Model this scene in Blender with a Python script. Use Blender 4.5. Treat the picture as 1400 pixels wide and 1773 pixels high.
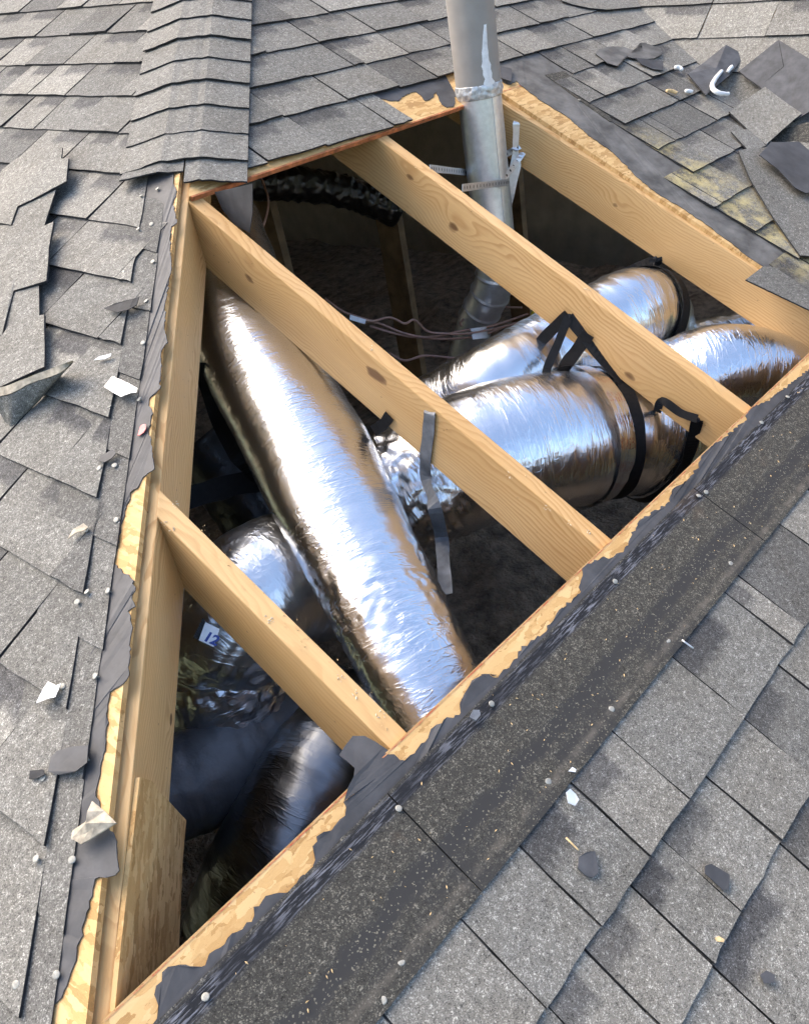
import bpy, bmesh, math, random
from mathutils import Vector, Matrix, noise as mnoise
from math import sin, cos, pi, radians, sqrt, exp, atan2

scene = bpy.context.scene
for o in list(bpy.data.objects):
    bpy.data.objects.remove(o, do_unlink=True)

# ------------------------------------------------------------------ camera
T = 0.568682                                     # tangent of the roof pitch
cd = bpy.data.cameras.new('camera')
cam = bpy.data.objects.new('camera', cd)
scene.collection.objects.link(cam)
_r, _u, _b = [Vector(v) for v in ((0.67041,-0.72453,-0.16006),(0.48475,0.26435,0.83375),(-0.56176,-0.63654,0.52843))]
_l = Vector((0.23714,-0.48207,1.10254))
cam.matrix_world = Matrix(((_r.x, _u.x, _b.x, _l.x), (_r.y, _u.y, _b.y, _l.y), (_r.z, _u.z, _b.z, _l.z), (0, 0, 0, 1)))
cd.sensor_fit = 'HORIZONTAL'; cd.sensor_width = 36.0; cd.lens = 37.319
cd.clip_start = 0.02; cd.clip_end = 600
scene.camera = cam

# ------------------------------------------------------------------ sky, sun, exposure
SUN_EL, SUN_ROT = radians(50), radians(-14)
world = bpy.data.worlds.new('World'); scene.world = world; world.use_nodes = True
wn = world.node_tree.nodes; wl = world.node_tree.links
sky = wn.new('ShaderNodeTexSky'); sky.sky_type = 'NISHITA'; sky.sun_disc = False
sky.sun_elevation = SUN_EL; sky.sun_rotation = SUN_ROT
sky.air_density = 1.0; sky.dust_density = 3.0; sky.ozone_density = 1.0
bg = wn['Background']; bg.inputs[1].default_value = 0.15
wl.new(sky.outputs[0], bg.inputs[0])
sd = bpy.data.lights.new('sun', 'SUN'); sd.energy = 1.5; sd.angle = radians(65); sd.color = (1.0, .85, .64)
sun = bpy.data.objects.new('sun', sd); scene.collection.objects.link(sun)
_sdir = Vector((sin(SUN_ROT) * cos(SUN_EL), cos(SUN_ROT) * cos(SUN_EL), sin(SUN_EL)))
sun.rotation_euler = (-_sdir).to_track_quat('-Z', 'Y').to_euler(); sun.location = _sdir * 30
vs = scene.view_settings
scene.display_settings.display_device = 'sRGB'
vs.view_transform = 'Standard'; vs.look = 'None'; vs.exposure = 1.65; vs.gamma = 1.0; vs.use_curve_mapping = False
cy = scene.cycles
cy.use_denoising = True
cy.use_adaptive_sampling = True; cy.adaptive_threshold = 0.03; cy.adaptive_min_samples = 24
cy.max_bounces = 6; cy.diffuse_bounces = 3; cy.glossy_bounces = 4; cy.transmission_bounces = 2
cy.caustics_reflective = True; cy.caustics_refractive = False; cy.blur_glossy = 0.6
cy.sample_clamp_indirect = 4.0

# ------------------------------------------------------------------ frames of the roof
NM = Vector((0, -T, 1)).normalized()
DL, BL, NL = Vector((-0.09884,0.99246,0.07244)), Vector((-0.90734,-0.05999,-0.41610)), Vector((-0.40862,-0.10685,0.90643))
V0, V1, BV, NV = Vector((3.52600,1.14400,0.65057)), Vector((3.71400,1.51400,0.86098)), Vector((-0.77222,-0.03058,-0.63461)), Vector((-0.62762,-0.11866,0.76943))
def FM(u, v, h=0.0): return Vector((u, v, v * T)) + NM * h          # main slope: plan x, plan y
def FL(u, v, h=0.0): return DL * u + BL * v + NL * h                # slope left of the hip
def FV(u, v, h=0.0): return V0 + DL * u + BV * v + NV * h           # slope beyond the valley
HK = -(Vector((1, 1, T)) @ DL) / (Vector((1, 1, T)) @ BL)           # hip line on the left slope: u = -HK * v
def hip_u(v): return -HK * v
rng = random.Random(7)

# ------------------------------------------------------------------ material helpers
class NT:
    def __init__(s, name):
        m = bpy.data.materials.new(name); m.use_nodes = True
        s.m = m; s.n = m.node_tree.nodes; s.l = m.node_tree.links; s.b = s.n['Principled BSDF']
    def node(s, t, **k):
        nd = s.n.new('ShaderNode' + t)
        for a, v in k.items(): setattr(nd, a, v)
        return nd
    def put(s, sock, v):
        if isinstance(v, bpy.types.NodeSocket): s.l.new(v, sock)
        elif v is not None: sock.default_value = v
    def math(s, op, a, b=None, c=None, clamp=False):
        nd = s.node('Math', operation=op, use_clamp=clamp)
        for i, v in enumerate((a, b, c)):
            if v is not None: s.put(nd.inputs[i], v)
        return nd.outputs[0]
    def mixc(s, f, a, b, blend='MIX'):
        nd = s.node('Mix', data_type='RGBA', blend_type=blend)
        s.put(nd.inputs[0], f); s.put(nd.inputs[6], a); s.put(nd.inputs[7], b)
        return nd.outputs[2]
    def ramp(s, f, stops, interp='LINEAR'):
        nd = s.node('ValToRGB'); e = nd.color_ramp.elements; nd.color_ramp.interpolation = interp
        while len(e) < len(stops): e.new(.5)
        for el, (p, c) in zip(e, stops):
            el.position = p; el.color = (c, c, c, 1) if isinstance(c, (int, float)) else (*c, 1)
        s.put(nd.inputs[0], f); return nd.outputs[0]
    def map(s, vec, scale=(1, 1, 1), loc=(0, 0, 0), rot=(0, 0, 0)):
        nd = s.node('Mapping'); s.put(nd.inputs[0], vec)
        nd.inputs[1].default_value = loc; nd.inputs[2].default_value = rot; nd.inputs[3].default_value = scale
        return nd.outputs[0]
    def noise(s, vec, scale, detail=3, rough=.55, dist=0, out=0, kind='FBM'):
        nd = s.node('TexNoise', noise_type=kind); s.put(nd.inputs['Vector'], vec)
        nd.inputs['Scale'].default_value = scale; nd.inputs['Detail'].default_value = detail
        nd.inputs['Roughness'].default_value = rough; nd.inputs['Distortion'].default_value = dist
        return nd.outputs[out]
    def voro(s, vec, scale, feat='F1', out='Color', rnd=1):
        nd = s.node('TexVoronoi', feature=feat); s.put(nd.inputs['Vector'], vec)
        nd.inputs['Scale'].default_value = scale; nd.inputs['Randomness'].default_value = rnd
        return nd.outputs[out]
    def pos(s): return s.node('NewGeometry').outputs['Position']
    def obj(s): return s.node('TexCoord').outputs['Object']
    def uv(s): return s.node('TexCoord').outputs['UV']
    def attr(s, nm): return s.node('Attribute', attribute_name=nm, attribute_type='OBJECT').outputs['Fac']
    def sep(s, v):
        nd = s.node('SeparateXYZ'); s.put(nd.inputs[0], v); return nd.outputs
    def sepc(s, v):
        nd = s.node('SeparateColor'); s.put(nd.inputs[0], v); return nd.outputs
    def comb(s, x, y, z):
        nd = s.node('CombineXYZ')
        for i, v in enumerate((x, y, z)): s.put(nd.inputs[i], v)
        return nd.outputs[0]
    def bump(s, h, strength=.3, dist=.002, prev=None):
        nd = s.node('Bump'); nd.inputs['Strength'].default_value = strength; nd.inputs['Distance'].default_value = dist
        s.put(nd.inputs['Height'], h)
        if prev is not None: s.put(nd.inputs['Normal'], prev)
        return nd.outputs[0]
    def out(s, col=None, rough=None, metal=None, normal=None, spec=None, sheen=None):
        b = s.b
        if col is not None: s.put(b.inputs['Base Color'], col if isinstance(col, bpy.types.NodeSocket) else (*col, 1))
        if rough is not None: s.put(b.inputs['Roughness'], rough)
        if metal is not None: s.put(b.inputs['Metallic'], metal)
        if spec is not None: s.put(b.inputs['Specular IOR Level'], spec)
        if normal is not None: s.put(b.inputs['Normal'], normal)
        return s.m

def granules(n, p, dark, mid, light, sc=760):
    """speckle of mineral granules: tiny cells of random tone, with clumps"""
    v = n.sepc(n.voro(p, sc))[0]
    v2 = n.sepc(n.voro(p, sc * .52))[1]
    cl = n.noise(p, 95, 2, .6)
    f = n.math('ADD', n.math('MULTIPLY', v, .46), n.math('ADD', n.math('MULTIPLY', v2, .20), n.math('MULTIPLY', cl, .50)))
    return n.ramp(f, [(.22, dark), (.5, mid), (.68, mid), (.84, light), (.95, (light[0] * 1.6, light[1] * 1.6, light[2] * 1.6))]), f

def mat_shingle(name, dust=False):
    n = NT(name); p = n.pos()
    col, f = granules(n, p, (.046, .045, .042), (.184, .177, .162), (.37, .362, .335))
    tint = n.attr('tint'); band = n.attr('band')
    uv = n.sep(n.uv())
    col = n.mixc(1.0, col, n.ramp(tint, [(0, (.58, .58, .58)), (.35, (.86, .86, .84)), (.7, (1.07, 1.05, 1.0)), (1, (1.30, 1.28, 1.22))]), 'MULTIPLY')
    wob = n.noise(p, 26, 3, .6)
    # darker blend granules near the top of some tabs, and a broken dark patch sideways
    bandf = n.math('MULTIPLY', n.ramp(n.math('ADD', uv[1], n.math('MULTIPLY', n.math('SUBTRACT', wob, .5), .35)), [(.60, 0.0), (.74, 1.0)]), band)
    side = n.ramp(n.math('ADD', uv[0], n.math('MULTIPLY', n.math('SUBTRACT', wob, .5), .2)), [(.0, 1.0), (.62, 1.0), (.70, .1)])
    bandf = n.math('MULTIPLY', bandf, side)
    col = n.mixc(n.math('MULTIPLY', bandf, .92), col, n.mixc(1.0, col, (.34, .35, .40, 1), 'MULTIPLY'))
    big = n.noise(p, 7, 4, .65)
    col = n.mixc(n.ramp(big, [(.42, 0.0), (.72, .55)]), col, n.mixc(1.0, col, (.70, .67, .62, 1), 'MULTIPLY'))
    scuff = n.noise(n.map(p, (1, 1, 1), (3, 1, 2)), 42, 5, .75)
    col = n.mixc(n.ramp(scuff, [(.66, 0.0), (.76, .35)]), col, (.50, .50, .49, 1))
    if dust:   # pale saw dust left on the shingles beside the cut
        q = n.sep(p)
        dx = n.math('ABSOLUTE', n.math('SUBTRACT', q[0], n.math('ADD', 2.745, n.math('MULTIPLY', n.math('SUBTRACT', q[1], .65), -.05))))
        mx = n.ramp(dx, [(.05, 1.0), (.20, 0.0)])
        my = n.ramp(n.math('MULTIPLY', n.math('ABSOLUTE', n.math('SUBTRACT', q[1], .64)), 1.0), [(.26, 1.0), (.44, 0.0)])
        nz = n.ramp(n.math('ADD', n.math('MULTIPLY', n.noise(p, 17, 3, .7), .7), n.math('MULTIPLY', n.noise(p, 300, 2, .7), .35)), [(.46, 0.0), (.64, 1.0)])
        col = n.mixc(n.math('MULTIPLY', n.math('MULTIPLY', mx, my), n.math('MULTIPLY', nz, .75)), col, (.52, .43, .20, 1))
    nrm = n.bump(f, .55, .0016)
    nrm = n.bump(n.noise(p, 30, 3), .25, .004, nrm)
    return n.out(col, .88, 0, nrm, .25)

def mat_headlap():
    """unexposed upper part of a strip shingle: dark granules, sealant line and bare asphalt bands"""
    n = NT('shingle_headlap'); p = n.pos(); q = n.sep(p)
    col, f = granules(n, p, (.015, .014, .012), (.050, .047, .040), (.16, .148, .12), 640)
    wob = n.math('MULTIPLY', n.math('SUBTRACT', n.noise(p, 22, 5, .7), .5), .030)
    wob2 = n.math('MULTIPLY', n.math('SUBTRACT', n.noise(p, 7, 3, .6), .5), .05)
    y = n.math('SUBTRACT', q[1], n.math('MULTIPLY', n.math('SUBTRACT', q[0], .6), .006))
    # bare asphalt band with ragged sides
    d = n.math('ABSOLUTE', n.math('SUBTRACT', n.math('ADD', y, n.math('ADD', wob, n.math('MULTIPLY', wob2, .6))), .096))
    bare = n.ramp(d, [(.010, 1.0), (.017, 0.0)])
    d2 = n.math('ABSOLUTE', n.math('SUBTRACT', n.math('ADD', y, wob), .066))
    bare2 = n.math('MULTIPLY', n.ramp(d2, [(.006, .9), (.014, 0.0)]), n.ramp(n.noise(p, 9, 2), [(.40, 0.0), (.55, 1.0)]))
    blot = n.math('MULTIPLY', n.ramp(n.noise(n.map(p, (1, 1, 1), (5, 2, 0)), 5, 4, .6), [(.54, 0.0), (.62, 1.0)]), n.ramp(y, [(.10, 1.0), (.135, 0.0)]))
    bm_ = n.math('MAXIMUM', n.math('MAXIMUM', bare, bare2), n.math('MULTIPLY', blot, .85))
    fleck = n.ramp(n.sepc(n.voro(p, 480))[0], [(.93, 0.0), (.96, 1.0)])
    col = n.mixc(bm_, col, n.mixc(fleck, (.032, .031, .030, 1), (.17, .155, .12, 1)))
    # sealant line: blue-black tar with dull dashes
    ds = n.math('ABSOLUTE', n.math('SUBTRACT', n.math('ADD', y, n.math('MULTIPLY', wob, .15)), .1815))
    tar = n.ramp(ds, [(.0105, 1.0), (.0125, 0.0)])
    dash = n.ramp(n.noise(n.comb(n.math('MULTIPLY', q[0], 30), n.math('MULTIPLY', q[1], 380), 0), 1.0, 3, .6), [(.50, 0.0), (.60, 1.0)])
    dash = n.math('MULTIPLY', dash, n.ramp(n.noise(p, 10, 3), [(.36, .15), (.58, 1.0)]))
    col = n.mixc(tar, col, n.mixc(dash, (.009, .010, .013, 1), (.16, .165, .19, 1)))
    # pale dirt along the line where the next course used to lie
    dl = n.math('ABSOLUTE', n.math('SUBTRACT', n.math('ADD', y, n.math('MULTIPLY', wob, .35)), .0535))
    dirt = n.math('MULTIPLY', n.ramp(dl, [(.002, 1.0), (.008, 0.0)]), n.ramp(n.noise(p, 30, 4, .7), [(.40, .05), (.62, .6)]))
    col = n.mixc(dirt, col, (.15, .13, .105, 1))
    rust = n.math('MULTIPLY', n.ramp(n.noise(n.map(p, (1, 1, 1), (1, 7, 3)), 6, 4, .65), [(.60, 0.0), (.72, 1.0)]), .35)
    col = n.mixc(rust, col, (.15, .10, .065, 1))
    nrm = n.bump(n.math('MULTIPLY', f, n.math('SUBTRACT', 1.0, bm_)), .5, .0018)
    nrm = n.bump(n.math('MULTIPLY', dash, tar), .4, .0012, nrm)
    r = n.math('SUBTRACT', .88, n.math('MULTIPLY', n.math('MAXIMUM', n.math('MULTIPLY', bm_, .5), tar), .22))
    return n.out(col, r, 0, nrm, .3)

def mat_plain(name, col, rough=.7, metal=0.0, var=.12, sc=18, bump=.15, bsc=60, spec=.4, bd=.002):
    n = NT(name); p = n.pos()
    k = n.noise(p, sc, 4, .6)
    c2 = tuple(max(0, min(1, v * (1 - 2.2 * var))) for v in col); c3 = tuple(min(1, v * (1 + 1.6 * var)) for v in col)
    c = n.ramp(k, [(.3, c2), (.7, c3)])
    nrm = n.bump(n.noise(p, bsc, 4, .65), bump, bd)
    return n.out(c, rough, metal, nrm, spec)

def mat_osb(name='oriented_strand_board', gain=1.0):
    n = NT(name); p = n.obj()
    p = n.map(p, (1, 1, 1), (.3, .7, .1))
    col = None; hgt = None
    for i, (ang, sc) in enumerate(((.3, 34), (1.35, 29), (2.3, 40), (2.9, 26))):
        q = n.map(p, (1, 3.6, 1), (i * 3.1, i * 1.7, 0), (0, 0, ang))
        q = n.mixc(.05, q, n.noise(p, 38, 3, .6, 0, 1))
        v = n.node('TexVoronoi', feature='F1'); n.put(v.inputs['Vector'], q); v.inputs['Scale'].default_value = sc
        c = n.sepc(v.outputs['Color'])
        grain = n.noise(n.map(q, (3, 14, 3)), sc * 1.6, 4, .7)
        g = gain
        cc = n.ramp(n.math('ADD', n.math('MULTIPLY', c[0], .58), n.math('MULTIPLY', grain, .46)),
                    [(.10, (.27 * g, .14 * g, .045 * g)), (.36, (.49 * g, .29 * g, .11 * g)), (.62, (.60 * g, .385 * g, .165 * g)), (.95, (.70 * g, .48 * g, .235 * g))])
        if col is None: col, hgt = cc, c[1]
        else:
            sel = n.ramp(c[1], [(.52, 0.0), (.56, 1.0)])
            col = n.mixc(sel, col, cc); hgt = n.math('MAXIMUM', n.math('MULTIPLY', hgt, .9), n.math('MULTIPLY', sel, c[2]))
    speck = n.ramp(n.noise(p, 210, 3, .7), [(.66, 0.0), (.72, 1.0)])
    col = n.mixc(n.math('MULTIPLY', speck, .5), col, (.14, .07, .025, 1))
    nrm = n.bump(hgt, .5, .0016)
    return n.out(col, .72, 0, nrm, .3)

def mat_wood(name, knots=(), seed=0, freq=115, tone=1.0, ry=.35):
    """flat-sawn pine; local X runs along the board, knots are (x, z, radius) on its wide face"""
    n = NT(name); p = n.obj(); q = n.sep(p)
    warp = n.noise(n.map(p, (2.1, 5, 5), (seed * 1.3, seed * .7, seed)), 1.0, 3, .5)
    warp2 = n.noise(n.map(p, (7, 24, 24), (seed, 3, 1)), 1.0, 3, .5)
    ring = n.math('ADD', n.math('MULTIPLY', q[1], ry), q[2])
    ring = n.math('ADD', ring, n.math('MULTIPLY', n.math('SUBTRACT', warp, .5), .155))
    ring = n.math('ADD', ring, n.math('MULTIPLY', n.math('SUBTRACT', warp2, .5), .013))
    kd = None
    for (kx, kz, kr) in knots:
        dx = n.math('MULTIPLY', n.math('SUBTRACT', q[0], kx), .52); dz = n.math('SUBTRACT', q[2], kz)
        d2 = n.math('ADD', n.math('MULTIPLY', dx, dx), n.math('MULTIPLY', dz, dz))
        d2 = n.math('ADD', d2, n.math('MULTIPLY', n.math('SUBTRACT', warp2, .5), kr * kr * 2.2))
        ring = n.math('ADD', ring, n.math('MULTIPLY', n.math('POWER', 2.718, n.math('MULTIPLY', d2, -1.0 / (6.5 * kr * kr))), kr * 2.4))
        k = n.ramp(n.math('DIVIDE', d2, kr * kr * .30), [(.25, 1.0), (.75, .55), (1.0, 0.0)])
        kd = k if kd is None else n.math('MAXIMUM', kd, k)
    w = n.math('FRACT', n.math('MULTIPLY', ring, freq))
    late = n.ramp(w, [(0, .05), (.45, .22), (.80, 1.0), (.93, .85), (1.0, .05)])
    amp = n.ramp(n.noise(n.map(p, (1.2, 9, 9), (seed, seed, 2)), 1.0, 2), [(.3, .25), (.7, 1.0)])
    late = n.math('MULTIPLY', late, amp)
    fib = n.noise(n.map(p, (9, 320, 320)), 1.0, 3, .6)
    base = n.ramp(n.noise(n.map(p, (1.6, 7, 7), (seed * 2, 0, 0)), 1.0, 3), [(.3, (.57 * tone, .340 * tone, .132 * tone)), (.7, (.69 * tone, .455 * tone, .215 * tone))])
    col = n.mixc(n.math('MULTIPLY', late, .80), base, (.42 * tone, .215 * tone, .072 * tone, 1))
    col = n.mixc(n.ramp(fib, [(.35, .0), (.75, .22)]), col, (.33, .17, .06, 1))
    dirt = n.noise(n.map(p, (14, 30, 30), (1, 2, seed)), 1.0, 5, .7)
    col = n.mixc(n.ramp(dirt, [(.62, 0.0), (.80, .35)]), col, (.19, .11, .05, 1))
    pit = n.ramp(n.voro(n.map(p, (.5, 1, 1), (seed, 1, 1)), 46, 'F1', 'Distance'), [(.035, 1.0), (.06, 0.0)])
    col = n.mixc(n.math('MULTIPLY', pit, .75), col, (.10, .05, .02, 1))
    if kd is not None: col = n.mixc(n.math('MULTIPLY', kd, .9), col, (.135, .062, .024, 1))
    nrm = n.bump(n.math('ADD', n.math('MULTIPLY', late, .4), fib), .22, .0010)
    return n.out(col, n.math('ADD', .50, n.math('MULTIPLY', late, .14)), 0, nrm, .35)

def mat_foil(name, seed=0, wr=1.0, col=(.76, .77, .785), rough=.25, print_red=False):
    """aluminised film over insulation; UV in metres: around, along"""
    n = NT(name); uv = n.uv()
    a = n.noise(n.map(uv, (6, 26, 1), (seed, seed * 2, 0), (0, 0, .12)), 1.0, 3, .5, .6)
    def ridge(sx, sy, rot, off, w):
        v = n.math('ABSOLUTE', n.math('SUBTRACT', n.noise(n.map(uv, (sx, sy, 1), (seed + off, off, 0), (0, 0, rot)), 1.0, 2, .5, 1.0), .5))
        return n.ramp(v, [(0, 1.0), (w * .5, .35), (w, 0.0)])
    patch = n.ramp(n.noise(n.map(uv, (5, 5, 1), (seed, 5, 0)), 1.0, 3), [(.36, .12), (.64, 1.0)])
    rd = n.math('ADD', ridge(7, 34, .25, 1.0, .07), n.math('ADD', n.math('MULTIPLY', ridge(11, 62, -.30, 4.0, .08), .7), n.math('MULTIPLY', ridge(22, 30, .6, 9.0, .06), .5)))
    fine = n.noise(n.map(uv, (34, 130, 1), (seed, 2, 0), (0, 0, .2)), 1.0, 3, .6, .6)
    h = n.math('ADD', n.math('MULTIPLY', a, .50), n.math('MULTIPLY', n.math('MULTIPLY', rd, patch), .44))
    h = n.math('ADD', h, n.math('MULTIPLY', n.math('MULTIPLY', fine, patch), .16))
    nrm = n.bump(h, .36 * wr, .0042)
    scrim = n.noise(n.map(uv, (150, 150, 1)), 1.0, 2)
    nrm = n.bump(scrim, .05, .0008, nrm)
    cc = n.mixc(n.ramp(n.noise(n.map(uv, (9, 9, 1), (seed, 0, 0)), 1.0, 4), [(.4, 0.0), (.8, .3)]), (*col, 1), (col[0] * .86, col[1] * .85, col[2] * .83, 1))
    if print_red:
        s = n.sep(uv)
        lines = n.ramp(n.math('FRACT', n.math('MULTIPLY', s[1], 130)), [(.40, 0.0), (.45, 1.0), (.75, 1.0), (.80, 0.0)])
        brk = n.ramp(n.noise(n.map(uv, (240, 190, 1)), 1.0, 1), [(.50, 0.0), (.52, 1.0)])
        blk = n.ramp(n.math('FRACT', n.math('MULTIPLY', s[0], 17)), [(.1, 0.0), (.12, 1.0), (.55, 1.0), (.57, 0.0)])
        red = n.math('MULTIPLY', n.math('MULTIPLY', lines, brk), blk)
        cc = n.mixc(n.math('MULTIPLY', red, .95), cc, (.50, .06, .05, 1))
    return n.out(cc, rough, 1.0, nrm)

M = {}
M['shingle'] = mat_shingle('shingle_granules')
M['shingle_dust'] = mat_shingle('shingle_granules_sawdust', True)
M['headlap'] = mat_headlap()
M['asphalt'] = mat_plain('asphalt_core', (.022, .022, .024), .8, var=.25, sc=60)
M['back'] = mat_plain('shingle_back', (.066, .067, .072), .72, var=.20, sc=22, bump=.35, bsc=240)
M['felt'] = mat_plain('felt_underlayment', (.058, .058, .061), .64, var=.2, sc=12, bump=.35, bsc=16, bd=.006)
M['felt_dusty'] = mat_plain('dusty_felt', (.118, .113, .105), .75, var=.25, sc=14, bump=.5, bsc=16, bd=.008)
M['osb'] = mat_osb()
M['osb_old'] = mat_osb('oriented_strand_board_worn', .86)
M['cut_red'] = mat_plain('red_marked_cut', (.44, .15, .055), .7, var=.25, sc=45, bump=.5, bsc=200)
_n = NT('red_chalk'); _p = _n.pos()
M['chalk'] = _n.out(_n.mixc(_n.ramp(_n.noise(_p, 70, 4, .7), [(.42, 0.0), (.58, 1.0)]), (.50, .30, .13, 1), (.44, .10, .045, 1)), .8)
M['foil'] = mat_foil('foil_jacket', 1.0)
M['foil2'] = mat_foil('foil_jacket_loose', 4.0, 1.15)
M['foil3'] = mat_foil('foil_jacket_crumpled', 7.0, 1.2, rough=.24)
M['foil_soft'] = mat_foil('soft_crumpled_foil', 7.0, 1.2, (.74, .75, .76), .32)
M['foil_dim'] = mat_foil('dark_grey_foil', 11.0, 1.0, (.22, .225, .235), .32)  # foil with a darker grey base colour
M['foil_shaded'] = mat_foil('shade_darkened_foil', 17.0, 1.0, (.07, .065, .06), .35)  # far duct's foil, attic gloom put into its base colour
M['foil_tape'] = mat_foil('printed_foil_tape', 3.0, 1.2, print_red=True)
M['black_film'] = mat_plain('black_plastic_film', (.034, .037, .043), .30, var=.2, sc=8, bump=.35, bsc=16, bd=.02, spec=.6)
M['grey_film'] = mat_plain('grey_plastic_film', (.12, .125, .135), .36, var=.15, sc=8, bump=.3, bsc=14, bd=.015, spec=.6)
M['webbing'] = mat_plain('black_webbing', (.009, .009, .010), .6, var=.15, sc=90, bump=.4, bsc=420, spec=.2)
M['galv'] = mat_plain('galvanised_steel', (.72, .73, .735), .40, .8, var=.05, sc=60, bump=.10, bsc=22)
M['galv_dull'] = mat_plain('dull_galvanised_strap', (.17, .18, .195), .6, .35, var=.18, sc=30, bump=.25, bsc=40)
M['paint'] = mat_plain('grey_vent_paint', (.285, .262, .235), .55, var=.05, sc=14, bump=.12, bsc=30)
M['caulk'] = mat_plain('white_sealant', (.78, .78, .77), .6, var=.08, sc=40, bump=.4, bsc=90)
M['sealant'] = mat_plain('silver_sealant', (.56, .57, .57), .42, .55, var=.2, sc=60, bump=.8, bsc=110)
M['nail'] = mat_plain('zinc_nail', (.34, .33, .29), .6, .3, var=.12, sc=300, bump=.2, bsc=400)
M['cable'] = mat_plain('brown_cable', (.34, .20, .15), .5, var=.15, sc=30)
M['paper'] = mat_plain('backing_paper', (.40, .345, .26), .8, var=.25, sc=60, bump=.6, bsc=60)
M['cream'] = mat_plain('wood_chip', (.66, .47, .24), .7, var=.2, sc=120)
M['paper_white'] = mat_plain('torn_wood_fibre', (.72, .62, .46), .8, var=.1, sc=90)
M['white'] = mat_plain('white_print', (.72, .74, .76), .5, var=.05, sc=50)
M['blue_ink'] = mat_plain('blue_ink', (.03, .06, .26), .5, var=.05)
M['pink'] = mat_plain('pink_plastic', (.60, .16, .15), .5, var=.1)
M['yellow'] = mat_plain('yellow_cap', (.62, .48, .04), .4, var=.1)
M['insulation'] = mat_plain('loose_insulation', (.24, .19, .145), .95, var=.3, sc=14, bump=1.0, bsc=55, bd=.03)
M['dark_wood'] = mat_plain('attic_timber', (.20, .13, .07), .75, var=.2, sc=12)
M['drywall'] = mat_plain('plaster_board', (.42, .39, .35), .85, var=.1, sc=4)
M['stucco'] = mat_plain('wall_stucco', (.48, .43, .36), .9, var=.08, sc=6)
M['ground'] = mat_plain('dry_lawn', (.10, .115, .05), .95, var=.25, sc=.7)

# ------------------------------------------------------------------ object helpers
COL = scene.collection
def ob(name, verts, faces, mats, parent=None, mi=None, uv=None, smooth=False, props=None, matrix=None):
    vs_ = [Vector(v) for v in verts]
    if matrix is None:
        c = sum(vs_, Vector()) / len(vs_); vl = [v - c for v in vs_]; mw = Matrix.Translation(c)
    else:
        mw = matrix; inv = matrix.inverted(); vl = [inv @ v for v in vs_]
    me = bpy.data.meshes.new(name); me.from_pydata([tuple(v) for v in vl], [], faces)
    for m in (mats if isinstance(mats, (list, tuple)) else [mats]): me.materials.append(M[m] if isinstance(m, str) else m)
    if mi is not None: me.polygons.foreach_set('material_index', mi)
    if uv is not None:
        lay = me.uv_layers.new(name='UVMap')
        for lp in me.loops: lay.data[lp.index].uv = uv[lp.vertex_index]
    if smooth: me.polygons.foreach_set('use_smooth', [True] * len(me.polygons))
    me.validate(); me.update()
    o = bpy.data.objects.new(name, me); COL.objects.link(o)
    if parent is not None:
        o.parent = parent; pm = PM[parent.name]; o.matrix_parent_inverse = pm.inverted()
    o.matrix_world = mw; PM[o.name] = mw
    if props:
        for k, v in props.items(): o[k] = v
    return o
PM = {}
def tag(o, label, cat, group=None):
    o['label'] = label; o['category'] = cat
    if group: o['group'] = group
    return o
def structure(o): o['kind'] = 'structure'; return o
def empty(name, loc, label=None, cat=None, group=None):
    o = bpy.data.objects.new(name, None); COL.objects.link(o); o.empty_display_size = .05; o.matrix_world = Matrix.Translation(Vector(loc))
    PM[o.name] = Matrix.Translation(Vector(loc))
    if label: tag(o, label, cat, group)
    return o
def fixn(faces, verts, up):
    a, b, c = (Vector(verts[i]) for i in faces[0][:3])
    return faces if (b - a).cross(c - a) @ up > 0 else [tuple(reversed(f)) for f in faces]
def area2(p): return sum(p[i][0] * p[(i + 1) % len(p)][1] - p[(i + 1) % len(p)][0] * p[i][1] for i in range(len(p)))
def slab(name, fr, poly, h0, h1, mats, parent=None, edge=None, props=None, matrix=None, hf=None):
    """flat polygon of a slope frame with thickness; hf(u, v) adds height"""
    k = len(poly)
    hf = hf or (lambda u, v: 0.0)
    up = fr(0, 0, 1) - fr(0, 0, 0)
    ccw = (fr(1, 0) - fr(0, 0)).cross(fr(0, 1) - fr(0, 0)) @ up > 0
    if (area2(poly) > 0) != ccw: poly = poly[::-1]
    top = [fr(u, v, h1 + hf(u, v)) for u, v in poly]; bot = [fr(u, v, h0 + hf(u, v)) for u, v in poly]
    faces = [tuple(range(k)), tuple(range(2 * k - 1, k - 1, -1))] + [(i, i + k, (i + 1) % k + k, (i + 1) % k) for i in range(k)]
    ml = [mats, edge] if edge else [mats]
    mi = [0, 0] + [1 if edge else 0] * k
    return ob(name, top + bot, faces, ml, parent, mi, props=props, matrix=matrix)
def jag(pts, amp=.004, step=.012, seed=0):
    """break an open line into a torn one"""
    r = random.Random(seed); out = [pts[0]]
    for (a, b), (c, d) in zip(pts, pts[1:]):
        L = math.hypot(c - a, d - b); k = max(1, int(L / step))
        for i in range(1, k + 1):
            f = i / k; w = amp if i < k else 0
            out.append((a + (c - a) * f + r.uniform(-w, w), b + (d - b) * f + r.uniform(-w, w)))
    return out
def lerp(a, b, f): return a + (b - a) * f

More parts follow.
